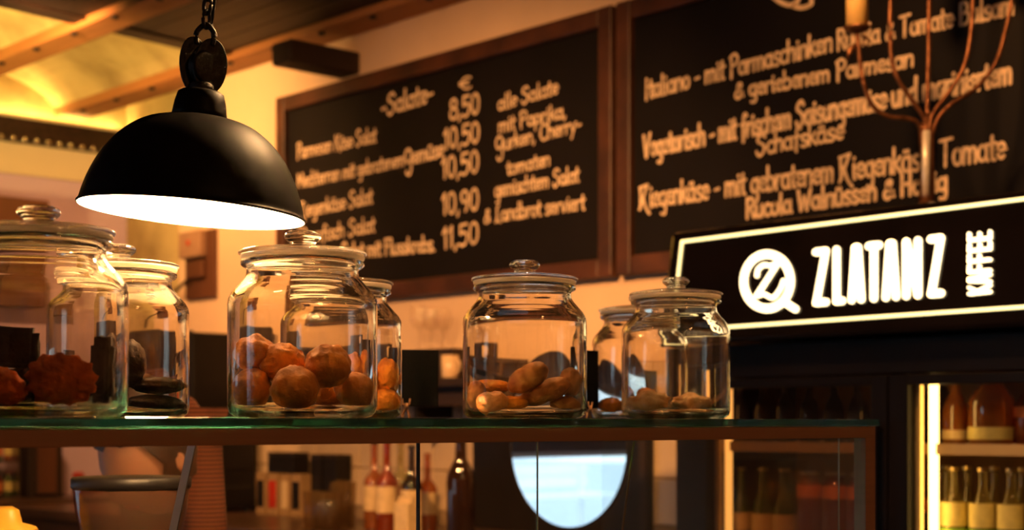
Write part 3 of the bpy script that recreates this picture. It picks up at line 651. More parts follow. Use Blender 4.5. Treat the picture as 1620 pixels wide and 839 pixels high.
ZJ = ZT+7.5*JS          # inner floor of a jar
def food(name, label, cat, px, py, Y, r, m, amp=0.1, freq=2.5, seed=1, rot=(0, 0, 0), group=None, fn=None, sub=4):
    p = P(px, py, Y); k = Y/F_PX
    o = obj(name, blob(r[0]*k, r[1]*k, r[2]*k, amp, freq, seed, sub, fn), m, None, True)
    o.location = p; o.rotation_euler = (rot[0], rot[1], -math.atan2(SA, CA)+rot[2])
    zmin = min((o.rotation_euler.to_matrix() @ v.co).z for v in o.data.vertices)
    if p.z+zmin < ZJ+0.0005: o.location.z = ZJ+0.0005-zmin
    return tag(o, label, cat, group)
gC = 'puff balls in the jar below the lamp'
def ridge(d): return 1+0.05*math.sin(9*math.atan2(d.y, d.x)+3*d.z)
food('puff_ball', 'puff ball on top at the lamp-side wall of its jar', 'pastry', 403, 562, 1.655, (35, 33, 31), M['puff'], 0.13, 2, 1, group=gC)
food('puff_ball', 'dark puff ball at the bottom against the lamp-side wall of its jar', 'pastry', 398, 618, 1.635, (31, 30, 33), M['puff'], 0.13, 2, 2, group=gC)
food('puff_ball', 'glossy puff ball second from the lamp-side in the upper layer', 'pastry', 446, 577, 1.650, (36, 32, 33), M['cracker'], 0.13, 2, 3, group=gC)
food('puff_ball', 'big puff ball at the front bottom middle of the puff jar', 'pastry', 467, 616, 1.590, (38, 33, 36), M['puff'], 0.10, 2.2, 4, group=gC, sub=4)
food('puff_ball', 'crusty puff ball on top in the middle of the puff jar', 'pastry', 519, 580, 1.615, (36, 33, 35), M['puff'], 0.13, 2.4, 5, group=gC, sub=4)
food('puff_ball', 'dark puff ball at the bottom beside the fridge-side wall of the puff jar', 'pastry', 561, 620, 1.645, (31, 30, 30), M['puff'], 0.12, 2.4, 6, group=gC)
food('puff_ball', 'puff ball low in the rear of the puff jar', 'pastry', 520, 628, 1.685, (32, 28, 30), M['puff'], 0.1, 2.2, 8, group=gC)
gD = 'golden pastries in the half hidden jar'
food('pastry_roll', 'golden pastry roll standing in the half hidden jar', 'pastry', 612, 598, 1.985, (20, 24, 30), M['cracker'], 0.14, 2.2, 11, group=gD)
food('pastry_roll', 'golden pastry lying at the bottom of the half hidden jar', 'pastry', 606, 637, 1.975, (27, 26, 20), M['cracker'], 0.14, 2.2, 12, group=gD)
food('pastry_roll', 'golden pastry seen through the wall of the puff jar', 'pastry', 575, 606, 1.975, (26, 24, 36), M['cracker'], 0.14, 2.2, 13, group=gD)
food('pastry_roll', 'golden pastry deep behind the puff balls', 'pastry', 515, 622, 1.99, (34, 28, 32), M['cracker'], 0.14, 2.2, 14, group=gD)
gA = 'pieces in the nearest jar'
food('rosette_pastry', 'round ragged orange pastry leaning at the front of the nearest jar', 'pastry', 96, 602, 1.405, (53, 16, 41), M['rust_pastry'], 0.16, 3.2, 21, (0.15, 0, 0.1), gA, lambda d: 1+0.06*math.sin(13*math.atan2(d.z, d.x)), 4)
food('rosette_pastry', 'ragged orange pastry at the frame edge in the nearest jar', 'pastry', 4, 616, 1.405, (36, 24, 32), M['rust_pastry'], 0.2, 3.2, 22, (0.1, 0.4, 0), gA, sub=4)
def brick(name, label, cat, px, py, Y, sx, sy, sz, m, rot=(0, 0, 0), group=None, seed=0):
    k = Y/F_PX; bm = bmesh.new(); bmesh.ops.create_cube(bm, size=2)
    bmesh.ops.bevel(bm, geom=bm.edges[:], offset=0.28, segments=2, affect='EDGES')
    bmesh.ops.subdivide_edges(bm, edges=bm.edges[:], cuts=2, use_grid_fill=True)
    for v in bm.verts:
        s = 1+0.09*mnoise.noise(v.co*2.2+Vector((seed, 2, 3)))
        v.co = Vector((v.co.x*sx*k*s, v.co.y*sy*k*s, v.co.z*sz*k*s))
    o = obj(name, bm, m, None, True); p = P(px, py, Y); o.location = p; o.rotation_euler = (rot[0], rot[1], -math.atan2(SA, CA)+rot[2])
    zmin = min((o.rotation_euler.to_matrix() @ v.co).z for v in o.data.vertices)
    if p.z+zmin < ZJ+0.0005: o.location.z = ZJ+0.0005-zmin
    return tag(o, label, cat, group)
brick('brownie', 'dark brownie block above the ragged pastry in the nearest jar', 'brownie', 22, 553, 1.485, 38, 22, 33, M['choc'], (0, 0.05, 0.2), gA, 1)
brick('brownie', 'dark brownie lying under another at the back of the nearest jar', 'brownie', 26, 618, 1.49, 36, 24, 30, M['choc'], (0, 0, 0.1), gA, 2)
brick('brownie', 'tall dark brownie slab by the inner wall of the nearest jar', 'brownie', 162, 590, 1.465, 17, 20, 55, M['choc'], (0, 0.03, 0.1), gA, 3)
gB = 'chocolate pieces in the second jar'
food('chocolate_cookie', 'dark chocolate cookie lying lowest in the second jar', 'cookie', 245, 641, 1.755, (44, 40, 14), M['choc'], 0.1, 2.5, 31, (0, 0.02, 0), gB)
food('chocolate_cookie', 'dark chocolate cookie on top of the flat stack in the second jar', 'cookie', 250, 612, 1.76, (40, 38, 14), M['choc'], 0.1, 2.5, 32, (0, -0.03, 0), gB)
food('chocolate_cookie', 'dark chocolate cookie standing upright in the second jar', 'cookie', 207, 576, 1.745, (24, 26, 38), M['choc'], 0.1, 2.5, 33, (0, 0, 0), gB)
food('chocolate_cookie', 'dark chocolate cookie low at the lamp-far side of the second jar', 'cookie', 165, 628, 1.755, (34, 36, 28), M['choc'], 0.1, 2.5, 34, (0, 0.1, 0), gB)
gE = 'brown cookies in the middle jar'
def bean(d): return 1-0.10*math.exp(-((d.x)/0.25)**2)
food('long_cookie', 'thick sugar-dusted cookie resting tilted on top of the others', 'cookie', 835, 599, 1.905, (36, 19, 21), M['date'], 0.10, 2.0, 41, (0, -0.52, 0.1), gE, bean, 4)
food('long_cookie', 'large dark cookie leaning below the tilted one', 'cookie', 862, 622, 1.925, (42, 24, 19), M['date'], 0.08, 2.0, 42, (0, -0.38, 0), gE, bean, 4)
food('long_cookie', 'small brown cookie at the front of the pile by the jar floor', 'cookie', 779, 637, 1.885, (26, 17, 18), M['date'], 0.10, 2.0, 43, (0, -0.1, 0.2), gE, bean, 4)
food('long_cookie', 'flat golden cookie lying at the back of the pile', 'cookie', 777, 614, 1.965, (31, 18, 12), M['cracker'], 0.1, 2.0, 44, (0, 0.05, 0), gE, bean)
food('long_cookie', 'pale golden cookie under the tilted cookie', 'cookie', 812, 640, 1.90, (24, 18, 13), M['cracker'], 0.1, 2.0, 45, (0, 0, 0), gE, bean)
food('long_cookie', 'upright brown cookie beside the fridge-side wall of its jar', 'cookie', 902, 607, 1.945, (19, 18, 24), M['date'], 0.1, 2.0, 46, (0, 0.1, 0), gE)
food('long_cookie', 'brown cookie low against the card-side wall of its jar', 'cookie', 754, 632, 1.94, (16, 18, 26), M['date'], 0.1, 2.0, 47, (0, 0, 0), gE)
food('long_cookie', 'brown cookie lying low beneath the upright one', 'cookie', 895, 642, 1.93, (24, 18, 13), M['date'], 0.1, 2.0, 48, (0, 0, 0), gE)
food('golden_cookie', 'orange cookie at the bottom of the almost hidden jar', 'cookie', 967, 643, 2.44, (20, 18, 13), M['cracker'], 0.16, 2.4, 51, (0, 0, 0), 'cookies in the hidden jar')
food('golden_cookie', 'second orange cookie behind the pale lumps', 'cookie', 1015, 642, 2.47, (22, 18, 13), M['cracker'], 0.16, 2.4, 52, (0, 0, 0), 'cookies in the hidden jar')
gG = 'pale cookies in the rightmost jar'
def lump(d): return 1+0.12*math.sin(6*d.x+2)*abs(d.z)
food('lumpy_cookie', 'pale lumpy cookie lying at the jar-F side of the rightmost jar'.replace('jar-F side', 'near side'), 'cookie', 1026, 640, 2.145, (33, 22, 17), M['sugar'], 0.18, 2.6, 61, (0, -0.06, 0.15), gG, lump, 4)
food('lumpy_cookie', 'pale lumpy cookie lying nearest the fridge in the rightmost jar', 'cookie', 1094, 639, 2.165, (31, 22, 14), M['sugar'], 0.18, 2.6, 62, (0, 0.04, 0), gG, lump, 4)
food('cookie_crumb', 'flat pale crumbly cookie on the floor of the rightmost jar', 'cookie', 1092, 653, 2.12, (36, 20, 4), M['sugar'], 0.2, 3, 63, (0, 0, 0), gG)

# ================================================================== PENDANT LAMP
YL = 1.80; kL = YL/F_PX
pc = P(304, 338, YL)
lamp = thing('pendant_lamp', 'black dome pendant lamp hanging over the jars', 'lamp', pc)
tilt = math.radians(4.2)
axis = Vector((SA, CA, 0))
lamp.rotation_mode = 'QUATERNION'
from mathutils import Quaternion
lamp.rotation_quaternion = Quaternion(axis, tilt)
dome = [(178, 0), (178.5, 3), (175, 8), (171, 24), (163, 48), (150, 76), (134, 100), (113, 122), (88, 139), (62, 148), (42, 151)]
dome = [(p.x, p.y) for p in catmull([(r, z, 0) for r, z in dome], 4)]
o = obj('shade', lathe([(r*kL, z*kL) for r, z in dome], 96), M['blackmetal'], lamp, True)
inn = [((r-2.2)*kL, z*kL) for r, z in dome if z > 0.5][:-2]
inn = [(176.5*kL, 0.2*kL)]+inn
o = obj('shade_lining', lathe(inn+[(0, 147*kL)], 96), M['white_enamel'], lamp, True)
o = obj('collar', lathe([(r*kL, z*kL) for r, z in ((0, 148), (44, 149), (42.5, 160), (40, 176), (36, 190), (30, 194), (0, 195))], 48), M['blackmetal'], lamp, True)
o = obj('bulb', lathe([(r*kL, z*kL) for r, z in ((0, 38), (28, 44), (44, 62), (48, 80), (40, 102), (24, 120), (20, 140), (0, 141))], 32), M['bulb'], lamp, True)
# pulley block: two cheek plates, wheel, shackle
pb = obj('pulley_block', lathe([(0, -9), (22, -9), (27, -6), (20, 0), (27, 6), (22, 9), (0, 9)], 32), M['iron'], lamp, True)
pb.data.transform(Matrix.Scale(kL, 4)); pb.rotation_euler = (PI/2, 0, -math.atan2(SA, CA)+0.9); pb.location = (CA*2*kL, -SA*2*kL, 232*kL)
for s, rx in ((-1, 26), (1, 30)):
    c = bmesh.new(); n = 28; pts = []
    for i in range(n):
        a = 2*PI*i/n; r = 1.0
        pts.append((rx*math.cos(a)*kL, 0, (46*math.sin(a))*kL*(1.0 if math.sin(a) < 0 else 0.95)))
    c = prism(pts, (0, 5*kL, 0))
    ck = obj('cheek_plate', c, M['iron'], pb, False, bevel=0.0012)
    ck.parent = lamp; ck.rotation_euler = (0, 0.10*s, -math.atan2(SA, CA)+0.75)
    off = 13*s
    ck.location = ((CA*off*0.9+2*kL)*kL if False else CA*off*kL, -SA*off*kL, (236)*kL)
stm = obj('socket_stem', lathe([(0, 192), (19, 192), (19, 204), (13, 208), (0, 208)], 24), M['iron'], lamp, True); stm.data.transform(Matrix.Scale(kL, 4))
sh = tube([Vector(p)*kL for p in catmull([(-12, 0, 268), (-14, 0, 286), (0, 0, 300), (14, 0, 286), (12, 0, 268)], 5)], 4.5*kL, 8)
so = obj('shackle', sh, M['iron'], lamp, True); so.rotation_euler = (0, 0, -math.atan2(SA, CA))
# chain links
lk = bmesh.new(); pts = []
ring = [Vector((7.5*math.cos(a)*kL, 0, (14*math.sin(a))*kL)) for a in [2*PI*i/16 for i in range(17)]]
tube(ring, 3.2*kL, 6, lk, cap=False); bmesh.ops.remove_doubles(lk, verts=lk.verts[:], dist=1e-5)
lme = bpy.data.meshes.new('chain_link'); bmesh.ops.recalc_face_normals(lk, faces=lk.faces[:]); lk.to_mesh(lme); lk.free(); lme.materials.append(M['iron'])
lme.polygons.foreach_set('use_smooth', [True]*len(lme.polygons))
zz = 308*kL; i = 0
while pc.z+zz < R(1.56):
    c = bpy.data.objects.new('chain_link', lme); COL.objects.link(c); c.parent = lamp
    c.location = (-math.sin(tilt)*0, 0, zz); c.rotation_euler = (0, 0, (PI/2 if i % 2 else 0)+0.3); zz += 22*kL; i += 1
cb = obj('lamp_cable', tube([Vector(p)*kL for p in catmull([(6, 0, 192), (22, -4, 240), (12, 2, 300), (14, 0, 380), (10, 2, 470), (14, 0, 560), (8, 0, 1500)], 6)], 2.6*kL, 8), M['black_plastic'], lamp, True)
# lamp copy added out of view to brighten the right-hand jars
l2 = copy_tree(lamp); l2.location = (1.55, 1.62, R(0.86)); l2.rotation_quaternion = Quaternion(); l2['label'] = 'added unseen black dome pendant lamp brightening the rightmost jars'
for c_ in list(l2.children):
    if c_.name.startswith('chain_link') and c_.location.z+l2.location.z > R(1.56): bpy.data.objects.remove(c_)

# ================================================================== CARDS ON WOODEN PEGS
def card(label, px0, px1, py0, py1, Y, yaw, lab2):
    c = P((px0+px1)/2, 660, Y); k = Y/F_PX
    w = (px1-px0)*k/max(0.3, math.cos(yaw)); h = (py1-py0)*k; zb_ = (662-py1)*k
    rz = -math.atan2(SA, CA)+yaw
    t = thing('price_card', label, 'sign', (c.x, c.y, ZT+0.0003+zb_), rz)
    o = obj('card_sheet', boxes(((-w/2, -0.0012, 0), (w/2, 0.0012, h))), M['card'], t)
    d = Vector((-w*0.36, 0, 0)); d.rotate(Matrix.Rotation(rz, 3, 'Z'))
    f = thing('card_holder', lab2, 'card holder', (c.x+d.x, c.y+d.y, ZT+0.0003), rz)
    s = zb_/0.019
    for sg in (-1, 1):
        obj('leg', tube([(sg*0.006*s, 0, 0), (sg*0.0045*s, 0, 0.008*s), (0.0, 0, 0.017*s)], [0.0026*s, 0.0018*s, 0.0022*s], 8), M['peg'], f, True)
        obj('arm', tube([(0, 0.0, 0.021*s), (sg*0.005*s, -0.003*s, 0.023*s), (sg*0.006*s, -0.0035*s, 0.031*s)], [0.0018*s, 0.0014*s, 0.0016*s], 8), M['peg'], f, True)
    obj('torso', tube([(0, -0.0030*s, 0.015*s), (0, -0.0040*s, 0.019*s), (0, -0.0042*s, 0.0245*s)], [0.0028*s, 0.0032*s, 0.0024*s], 10), M['peg'], f, True)
    return t
card('small black price card beside the puff jar, in front of the wall shelf', 634, 693, 552, 642, 2.28, 0.15, 'tiny wooden peg figure holding the black card by the puff jar')
card('narrow black price card squeezed between the middle and rightmost jars', 928, 948, 553, 645, 2.42, 0.9, 'tiny wooden peg figure holding the narrow black card')

# ================================================================== FRIDGE
FU, FB, FL, FR = 3.05, 3.56, 2.66, 1.22
fr = thing('display_fridge', 'black glass-door drinks fridge with a lit sign canopy', 'fridge', (3.3, 1.94, 0)); FO = Vector((3.3, 1.94, 0))
def fb(*ab): return boxes(*[((a[0]-FO.x, a[1]-FO.y, a[2]), (b[0]-FO.x, b[1]-FO.y, b[2])) for a, b in ab])
zc0, zc1, zin = R(0.20), R(0.505), R(0.115)
obj('side_panel', fb(((FU+0.04, FL-0.04, 0), (FB, FL, zc0))), M['fridge_black'], fr)
obj('side_panel', fb(((FU+0.04, FR, 0), (FB, FR+0.04, zc0))), M['fridge_black'], fr)
obj('back_panel', fb(((FB-0.03, FR+0.04, 0), (FB, FL-0.04, zc0))), M['fridge_in'], fr)
obj('top_panel', fb(((FU, FR, zin), (FB, FL, zc0))), M['fridge_black'], fr, bevel=0.003)
obj('plinth', fb(((FU+0.02, FR, 0), (FB-0.03, FL, 0.12))), M['fridge_black'], fr)
obj('mullion', fb(((FU+0.04, 1.985, 0.12), (FU+0.062, 2.02, zin))), M['fridge_black'], fr)
vl0, vl1, vr0, vr1 = 2.55, 2.049, 1.949, 1.30     # glass openings (left door / right door)
def door(a, b, oa, ob, nm):
    d = obj('door', fb(((FU, oa, 0.13), (FU+0.035, a, R(0.112))), ((FU, b, 0.13), (FU+0.035, ob, R(0.112))),
                       ((FU, ob, R(0.088)), (FU+0.035, oa, R(0.112))), ((FU, ob, 0.13), (FU+0.035, oa, 0.20))), M['fridge_black'], fr, bevel=0.002)
    obj('pane', fb(((FU+0.012, ob, 0.20), (FU+0.018, oa, R(0.088)))), M['pane'] if nm else M['tint'], d)
    return d
M['tint'] = thin_mat('tinted_pane', (0.75, 0.66, 0.6), 1.2, 0.02)
door(FL-0.005, 2.004, vl0, vl1, 0)
door(2.000, FR+0.005, vr0, vr1, 1)
obj('door_handle', fb(((FU-0.03, 2.012, R(-0.6)), (FU-0.018, 2.026, R(0.0))), ((FU-0.02, 2.014, R(-0.02)), (FU, 2.024, R(-0.01)))), M['fridge_black'], fr)
zs1, zs0 = R(-0.050), R(-0.074)
for (a, b) in ((1.26, 2.618),):
    for z1 in (zs1, R(-0.36), R(-0.66)):
        obj('shelf', fb(((FU+0.075, a, z1-0.012), (FB-0.03, b, z1))), M['shelfmat'], fr)
        obj('shelf_rail', fb(((FU+0.066, a, z1-0.024), (FU+0.075, b, z1+0.002))), M['shelfmat'], fr)
# light tubes and their metal rails at the door edges
for v, w in ((1.924, 0.011), (2.535, 0.010)):
    tb_ = obj('light_tube', lathe([(0, 0), (w, 0), (w, 0.52), (0, 0.52)], 16), M['tube'] if v < 2 else M['tube_dim'] if 'tube_dim' in M else M['tube'], fr, True)
    tb_.location = Vector((FU+0.072, v, R(-0.43)))-FO
obj('edge_rail', fb(((FU+0.037, 1.938, R(-0.5)), (FU+0.050, 1.950, R(0.10)))), M['fridge_metal'], fr)
obj('edge_rail', fb(((FU+0.037, 2.540, R(-0.5)), (FU+0.050, 2.552, R(0.10)))), M['fridge_metal'], fr)
# canopy with leaning face
lean = 0.048
def cp(v, t, h=0.0):   # point on the canopy face, t = 0 bottom .. 1 top ; h = proud of the face
    z0_, z1_ = R(0.205), R(0.507)
    n = Vector((-(z1_-z0_), 0, lean)).normalized()
    return Vector((FU-0.052+lean*t, v, z0_+(z1_-z0_)*t))+n*h
c = prism([cp(FL+0.01, 0)-FO, cp(FL+0.01, 1)-FO, Vector((FB-0.02, FL+0.01, R(0.507)))-FO, Vector((FB-0.02, FL+0.01, R(0.205)))-FO], (0, -(FL-FR+0.02), 0))
can = obj('canopy', c, M['canopy'], fr, bevel=0.012); can['label'] = 'black sign canopy with glowing lettering'
def tz(z): return (z-0.205)/0.302
# solve the canopy face for a picture point
def on_face(px, py, h=0.004):
    t = 0.5
    for _ in range(12):
        u = FU-0.052+lean*t; q = PU(px, py, u); t = (q.z-R(0.205))/0.302
    return cp(q.y, t, h), q.y, t
def face_path(name, pxs, w, m, parent, thick=0.004, smooth=False):
    pts = [on_face(*p) for p in pxs]; bm = bmesh.new(); H = 0.302
    pl = [Vector((p[1], p[2]*H, 0)) for p in pts]
    ribbon(bm, pl, w, lambda a, b, h: cp(a, b/H, 0.001+h)-FO, thick)
    return obj(name, bm, m, parent)
face_path('lit_border', [(1640, 313), (1360, 348), (1080, 383)], 0.0036, M['signline'], can)
face_path('lit_border', [(1080, 383), (1064, 524)], 0.0036, M['signline'], can)
face_path('lit_border', [(1064, 524), (1360, 504), (1640, 485)], 0.0036, M['signline'], can)
# ZLATANZ and KAFFEE, thick rounded strokes in a unit box
SG = {'Z': [[(0.02, 1), (.98, 1)], [(.98, 1), (.06, 0)], [(.06, 0), (1, 0)]], 'L': [[(.1, 1), (.1, 0)], [(.1, 0), (1, 0)]],
      'A': [[(.0, 0), (.36, 1)], [(.36, 1), (.64, 1)], [(.64, 1), (1, 0)], [(.25, .25), (.75, .25)]], 'T': [[(0, 1), (1, 1)], [(.5, 1), (.5, 0)]],
      'N': [[(.06, 0), (.06, 1)], [(.06, 1), (.94, 0)], [(.94, 0), (.94, 1)]], 'K': [[(.06, 0), (.06, 1)], [(.95, 1), (.1, .48)], [(.3, .58), (1, 0)]],
      'F': [[(.08, 0), (.08, 1)], [(.08, 1), (1, 1)], [(.08, .52), (.85, .52)]], 'E': [[(.08, 0), (.08, 1)], [(.08, 1), (1, 1)], [(.08, .5), (.9, .5)], [(.08, 0), (1, 0)]]}
def sign_letter(chh, quad, w, name='sign_letter'):
    """quad: bottom-left, bottom-right, top-left, top-right picture points of the stroke box"""
    bl, br, tl, tr = quad; bm = bmesh.new(); H = 0.302
    for st in SG[chh]:
        pts = []
        for a, b in st:
            x = (bl[0]*(1-a)+br[0]*a)*(1-b)+(tl[0]*(1-a)+tr[0]*a)*b; y = (bl[1]*(1-a)+br[1]*a)*(1-b)+(tl[1]*(1-a)+tr[1]*a)*b
            q = on_face(x, y); pts.append(Vector((q[1], q[2]*H, 0)))
        ribbon(bm, pts, w, lambda a, b, h: cp(a, b/H, 0.001+h)-FO, 0.006)
    return obj(name, bm, M['sign'], can)
# letter boxes: centre lines of strokes (left,right) per letter at bottom/top
def topy(x): return 400-(x-1290)*0.112
def boty(x): return 480-(x-1290)*0.077
for chh, x0, x1 in (('Z', 1292, 1308), ('L', 1324, 1334), ('A', 1349, 1364), ('T', 1376, 1392), ('A', 1403, 1419), ('N', 1434, 1455), ('Z', 1474, 1490)):
    sign_letter(chh, ((x0, boty(x0)), (x1, boty(x1)), (x0, topy(x0)), (x1, topy(x1))), 0.0088)
# KAFFEE runs bottom to top: letter x axis points up, letter up axis points left
for k, chh in enumerate('KAFFEE'):
    ya = 463-k*16.9; yb = ya-11.0; x0, x1 = 1568, 1535; sl = -0.11
    sign_letter(chh, ((x0, ya+sl*33*0), (x0, yb), (x1, ya+3.5), (x1, yb+3.5)), 0.0038)
# ring logo with a Z and a handle
bm = bmesh.new(); H = 0.302
def fpt(p): q = on_face(*p); return Vector((q[1], q[2]*H, 0))
ringp = [fpt((1215+37*math.cos(a), 446-43*math.sin(a)+0*a)) for a in [2*PI*i/40 for i in range(41)]]
ribbon(bm, ringp, 0.0100, lambda a, b, h: cp(a, b/H, 0.001+h)-FO, 0.006)
lg = obj('logo_ring', bm, M['sign'], can); lg['label'] = 'glowing ring with a small handle'
bm = bmesh.new()
ribbon(bm, [fpt((1246, 481)), fpt((1260, 490))], 0.0085, lambda a, b, h: cp(a, b/H, 0.001+h)-FO, 0.006)
obj('logo_handle', bm, M['sign'], can)
bm = bmesh.new()
for st, w in (([(1199, 437), (1201, 427), (1210, 420), (1222, 421), (1233, 415)], 0.0052), ([(1232, 417), (1216, 442), (1199, 468)], 0.0065), ([(1199, 469), (1210, 466), (1224, 472), (1236, 458), (1241, 445)], 0.0052)):
    ribbon(bm, [fpt((p.x, p.y)) for p in catmull([(a, b, 0) for a, b in st], 4)], w, lambda a, b, h: cp(a, b/H, 0.001+h)-FO, 0.006)
obj('logo_letter', bm, M['sign'], can)

# ---------------------------------------------------------------- bottles
def glassy(name, col, body, bcol): return thin_mat(name, col, 2.2, 0.03, body, bcol)
BM = {'clear': glassy('clear_bottle_glass', (0.86, 0.84, 0.62), 0.22, (0.55, 0.42, 0.12)), 'green': glassy('green_bottle_glass', (0.45, 0.70, 0.25), 0.35, (0.25, 0.40, 0.06)),
      'amber': glassy('amber_bottle_glass', (0.80, 0.38, 0.10), 0.45, (0.62, 0.22, 0.05)), 'dark': glassy('dark_bottle_glass', (0.20, 0.09, 0.05), 0.5, (0.06, 0.025, 0.015)),
      'red': glassy('red_drink_glass', (0.7, 0.16, 0.05), 0.5, (0.50, 0.09, 0.02)), 'blue': glassy('blue_grey_glass', (0.3, 0.3, 0.36), 0.5, (0.10, 0.09, 0.12))}
LM = {'yellow': mat('yellow_label', (0.80, 0.66, 0.22), 0.6, var=0.1, scale=40), 'green': mat('green_label', (0.35, 0.62, 0.06), 0.6, var=0.1, scale=40), 'cream': mat('cream_label', (0.72, 0.52, 0.28), 0.6, var=0.1, scale=40),
      'orange': mat('orange_label', (0.85, 0.24, 0.05), 0.6, var=0.1, scale=40), 'gold': mat('gold_cap', (0.75, 0.55, 0.25), 0.3, 0.8), 'blackcap': M['black_plastic'], 'redcap': M['red'], 'browncap': mat('brown_cap', (0.30, 0.10, 0.04), 0.4)}
def bottle(name, label, cat, base, h, r, body, lab=None, lab_col='yellow', cap='gold', neck=0.32, nr=0.38, sh=0.2, group=None, lab2=None):
    t = thing(name, label, cat, base, 0, group)
    zsh = h*(1-neck-sh)
    pr = [(0, 0), (r*0.92, 0), (r, h*0.02), (r, zsh), (r*0.93, zsh+h*sh*0.3), (r*(nr+0.25), zsh+h*sh*0.72), (r*nr, h*(1-neck)), (r*nr*0.92, h*0.93), (r*nr, h*0.965), (0, h*0.965)]
    obj('bottle_body', lathe(pr, 20), BM[body], t, True)
    if cap: obj('cap', lathe([(0, h*0.966), (r*nr*1.12, h*0.955 if False else h*0.967), (r*nr*1.12, h), (0, h)], 14), LM[cap], t, False)
    if lab:
        def lb(z0, z1, m): obj('bottle_label', lathe([(r*1.012, h*z0), (r*1.012, h*z1)], 20), LM[m], t, True)
        lb(lab[0], lab[1], lab_col)
        if lab2: lb(lab2[0], lab2[1], lab2[2])
    return t
def at_u(px, u): return PU(px, 700, u)
zS = zs1+0.0005; zL = R(-0.36)+0.0005
names_o = ['first', 'second', 'third', 'fourth', 'fifth', 'sixth']
for i, px in enumerate((1509, 1555, 1600, 1647)):
    q = at_u(px, 3.185); bottle('lemonade_bottle', f'clear bottle with yellow and green labels, {names_o[i]} from the light tube in front', 'bottle', (q.x, q.y, zL), 0.255, 0.031, 'clear', (0.46, 0.68), 'yellow', 'gold', 0.2, 0.36, 0.36, 'front row bottles in the lit fridge', (0.12, 0.44, 'green'))
for i, px in enumerate((1497, 1530, 1573, 1618)):
    q = at_u(px, 3.285); bottle('lemonade_bottle', f'clear bottle with a green label, {names_o[i]} from the light tube behind', 'bottle', (q.x, q.y, zL), 0.255, 0.031, 'clear', (0.46, 0.66), 'yellow', 'gold', 0.2, 0.36, 0.36, 'rear row bottles in the lit fridge', (0.12, 0.42, 'green'))
q = at_u(1477, 3.40); bottle('red_bottle', 'dark bottle with a red collar in the lower corner of the lit fridge', 'bottle', (q.x, q.y, zL), 0.215, 0.030, 'dark', (0.62, 0.78), 'orange', 'redcap', 0.2, 0.5, 0.2)
q = at_u(1484, 3.36); bottle('red_bottle', 'black bottle with a red cap on the upper shelf beside the light tube', 'bottle', (q.x, q.y, zS), 0.150, 0.030, 'dark', None, cap='redcap', neck=0.12, nr=0.7, sh=0.15)
q = at_u(1511, 3.235); bottle('juice_bottle', 'slim amber bottle with a small cream label on the upper fridge shelf', 'bottle', (q.x, q.y, zS), 0.155, 0.031, 'amber', (0.07, 0.21), 'cream', 'blackcap', 0.2, 0.4, 0.35)
q = at_u(1569, 3.215); bottle('juice_jug', 'big round amber bottle with a bright yellow label on the upper fridge shelf', 'bottle', (q.x, q.y, zS), 0.160, 0.053, 'amber', (0.07, 0.25), 'yellow', 'blackcap', 0.08, 0.35, 0.35)
q = at_u(1634, 3.235); bottle('juice_bottle', 'orange bottle with a red label at the frame edge on the upper fridge shelf', 'bottle', (q.x, q.y, zS), 0.155, 0.042, 'red', (0.40, 0.56), 'orange', 'blackcap', 0.2, 0.4, 0.3)
for i, px in enumerate((1282, 1322, 1361)):
    q = at_u(px, 3.18); bottle('red_label_bottle', f'dark bottle with an orange-red collar label, {names_o[i]} of three behind the case glass', 'bottle', (q.x, q.y, zL), 0.235, 0.034, 'red', (0.72, 0.86), 'orange', 'gold', 0.10, 0.66, 0.1, 'red-labelled bottles in the dim fridge')
for i, px in enumerate((1172, 1207, 1241)):
    q = at_u(px, 3.22); bottle('green_bottle', f'dim green bottle, {names_o[i]} of three in the fridge corner', 'bottle', (q.x, q.y, zL), 0.24, 0.031, 'green', (0.3, 0.5), 'cream', 'gold', 0.25, 0.4, 0.3, 'green bottles in the dim fridge')
for i, px in enumerate((1170, 1207, 1243, 1281, 1320, 1357)):
    q = at_u(px, 3.20); bottle('soda_bottle', f'dim dark soda bottle, {names_o[i]} of six on the upper shelf', 'bottle', (q.x, q.y, zS), 0.15, 0.026, 'blue', None, 'cream', 'browncap', 0.2, 0.4, 0.3, 'soda bottles on the dim upper shelf')

# ================================================================== CANDELABRA ON THE FRIDGE
YK = 3.66; kb = P(1465, 300, YK); kb.z = R(0.508)
kd = thing('candelabra', 'five-armed wrought iron candelabra standing on the fridge', 'candelabra', kb)
def kp(px, py): return P(px, py, YK)-kb
k = YK/F_PX
obj('foot', lathe([(0, 0), (0.075, 0), (0.075, 0.006), (0.05, 0.016), (0.018, 0.024), (0.012, 0.04), (0, 0.04)], 32), M['candle_iron'], kd, True)
obj('stem', tube([(0, 0, 0.02), (0, 0, kp(1465, 260).z), (0, 0, kp(1465, 207).z)], 0.0105, 16), M['stem_highlight'], kd, True)['label'] = 'twisted stem with its highlight painted pale'
for off in (-0.013, 0.0155):
    obj('stem_bar', tube([Vector((CA*off, -SA*off, 0.02)), Vector((CA*off, -SA*off, kp(1465, 207).z)), Vector((CA*off*0.6, -SA*off*0.6, kp(1465, 196).z))], 0.0055, 8), M['candle_iron'], kd, True)
arms = [[(1459, 210), (1450, 193), (1432, 187), (1404, 184), (1381, 168), (1368, 138), (1361, 100), (1356, 52)],
        [(1464, 207), (1461, 186), (1441, 156), (1421, 126), (1411, 95), (1408, 50), (1409, 0), (1410, -70)],
        [(1467, 207), (1467, 170), (1469, 90), (1470, 0), (1471, -90)],
        [(1470, 207), (1476, 180), (1505, 141), (1525, 106), (1535, 60), (1539, 0), (1540, -70)],
        [(1476, 212), (1484, 188), (1505, 165), (1546, 138), (1576, 98), (1591, 48), (1601, 0), (1606, -52)]]
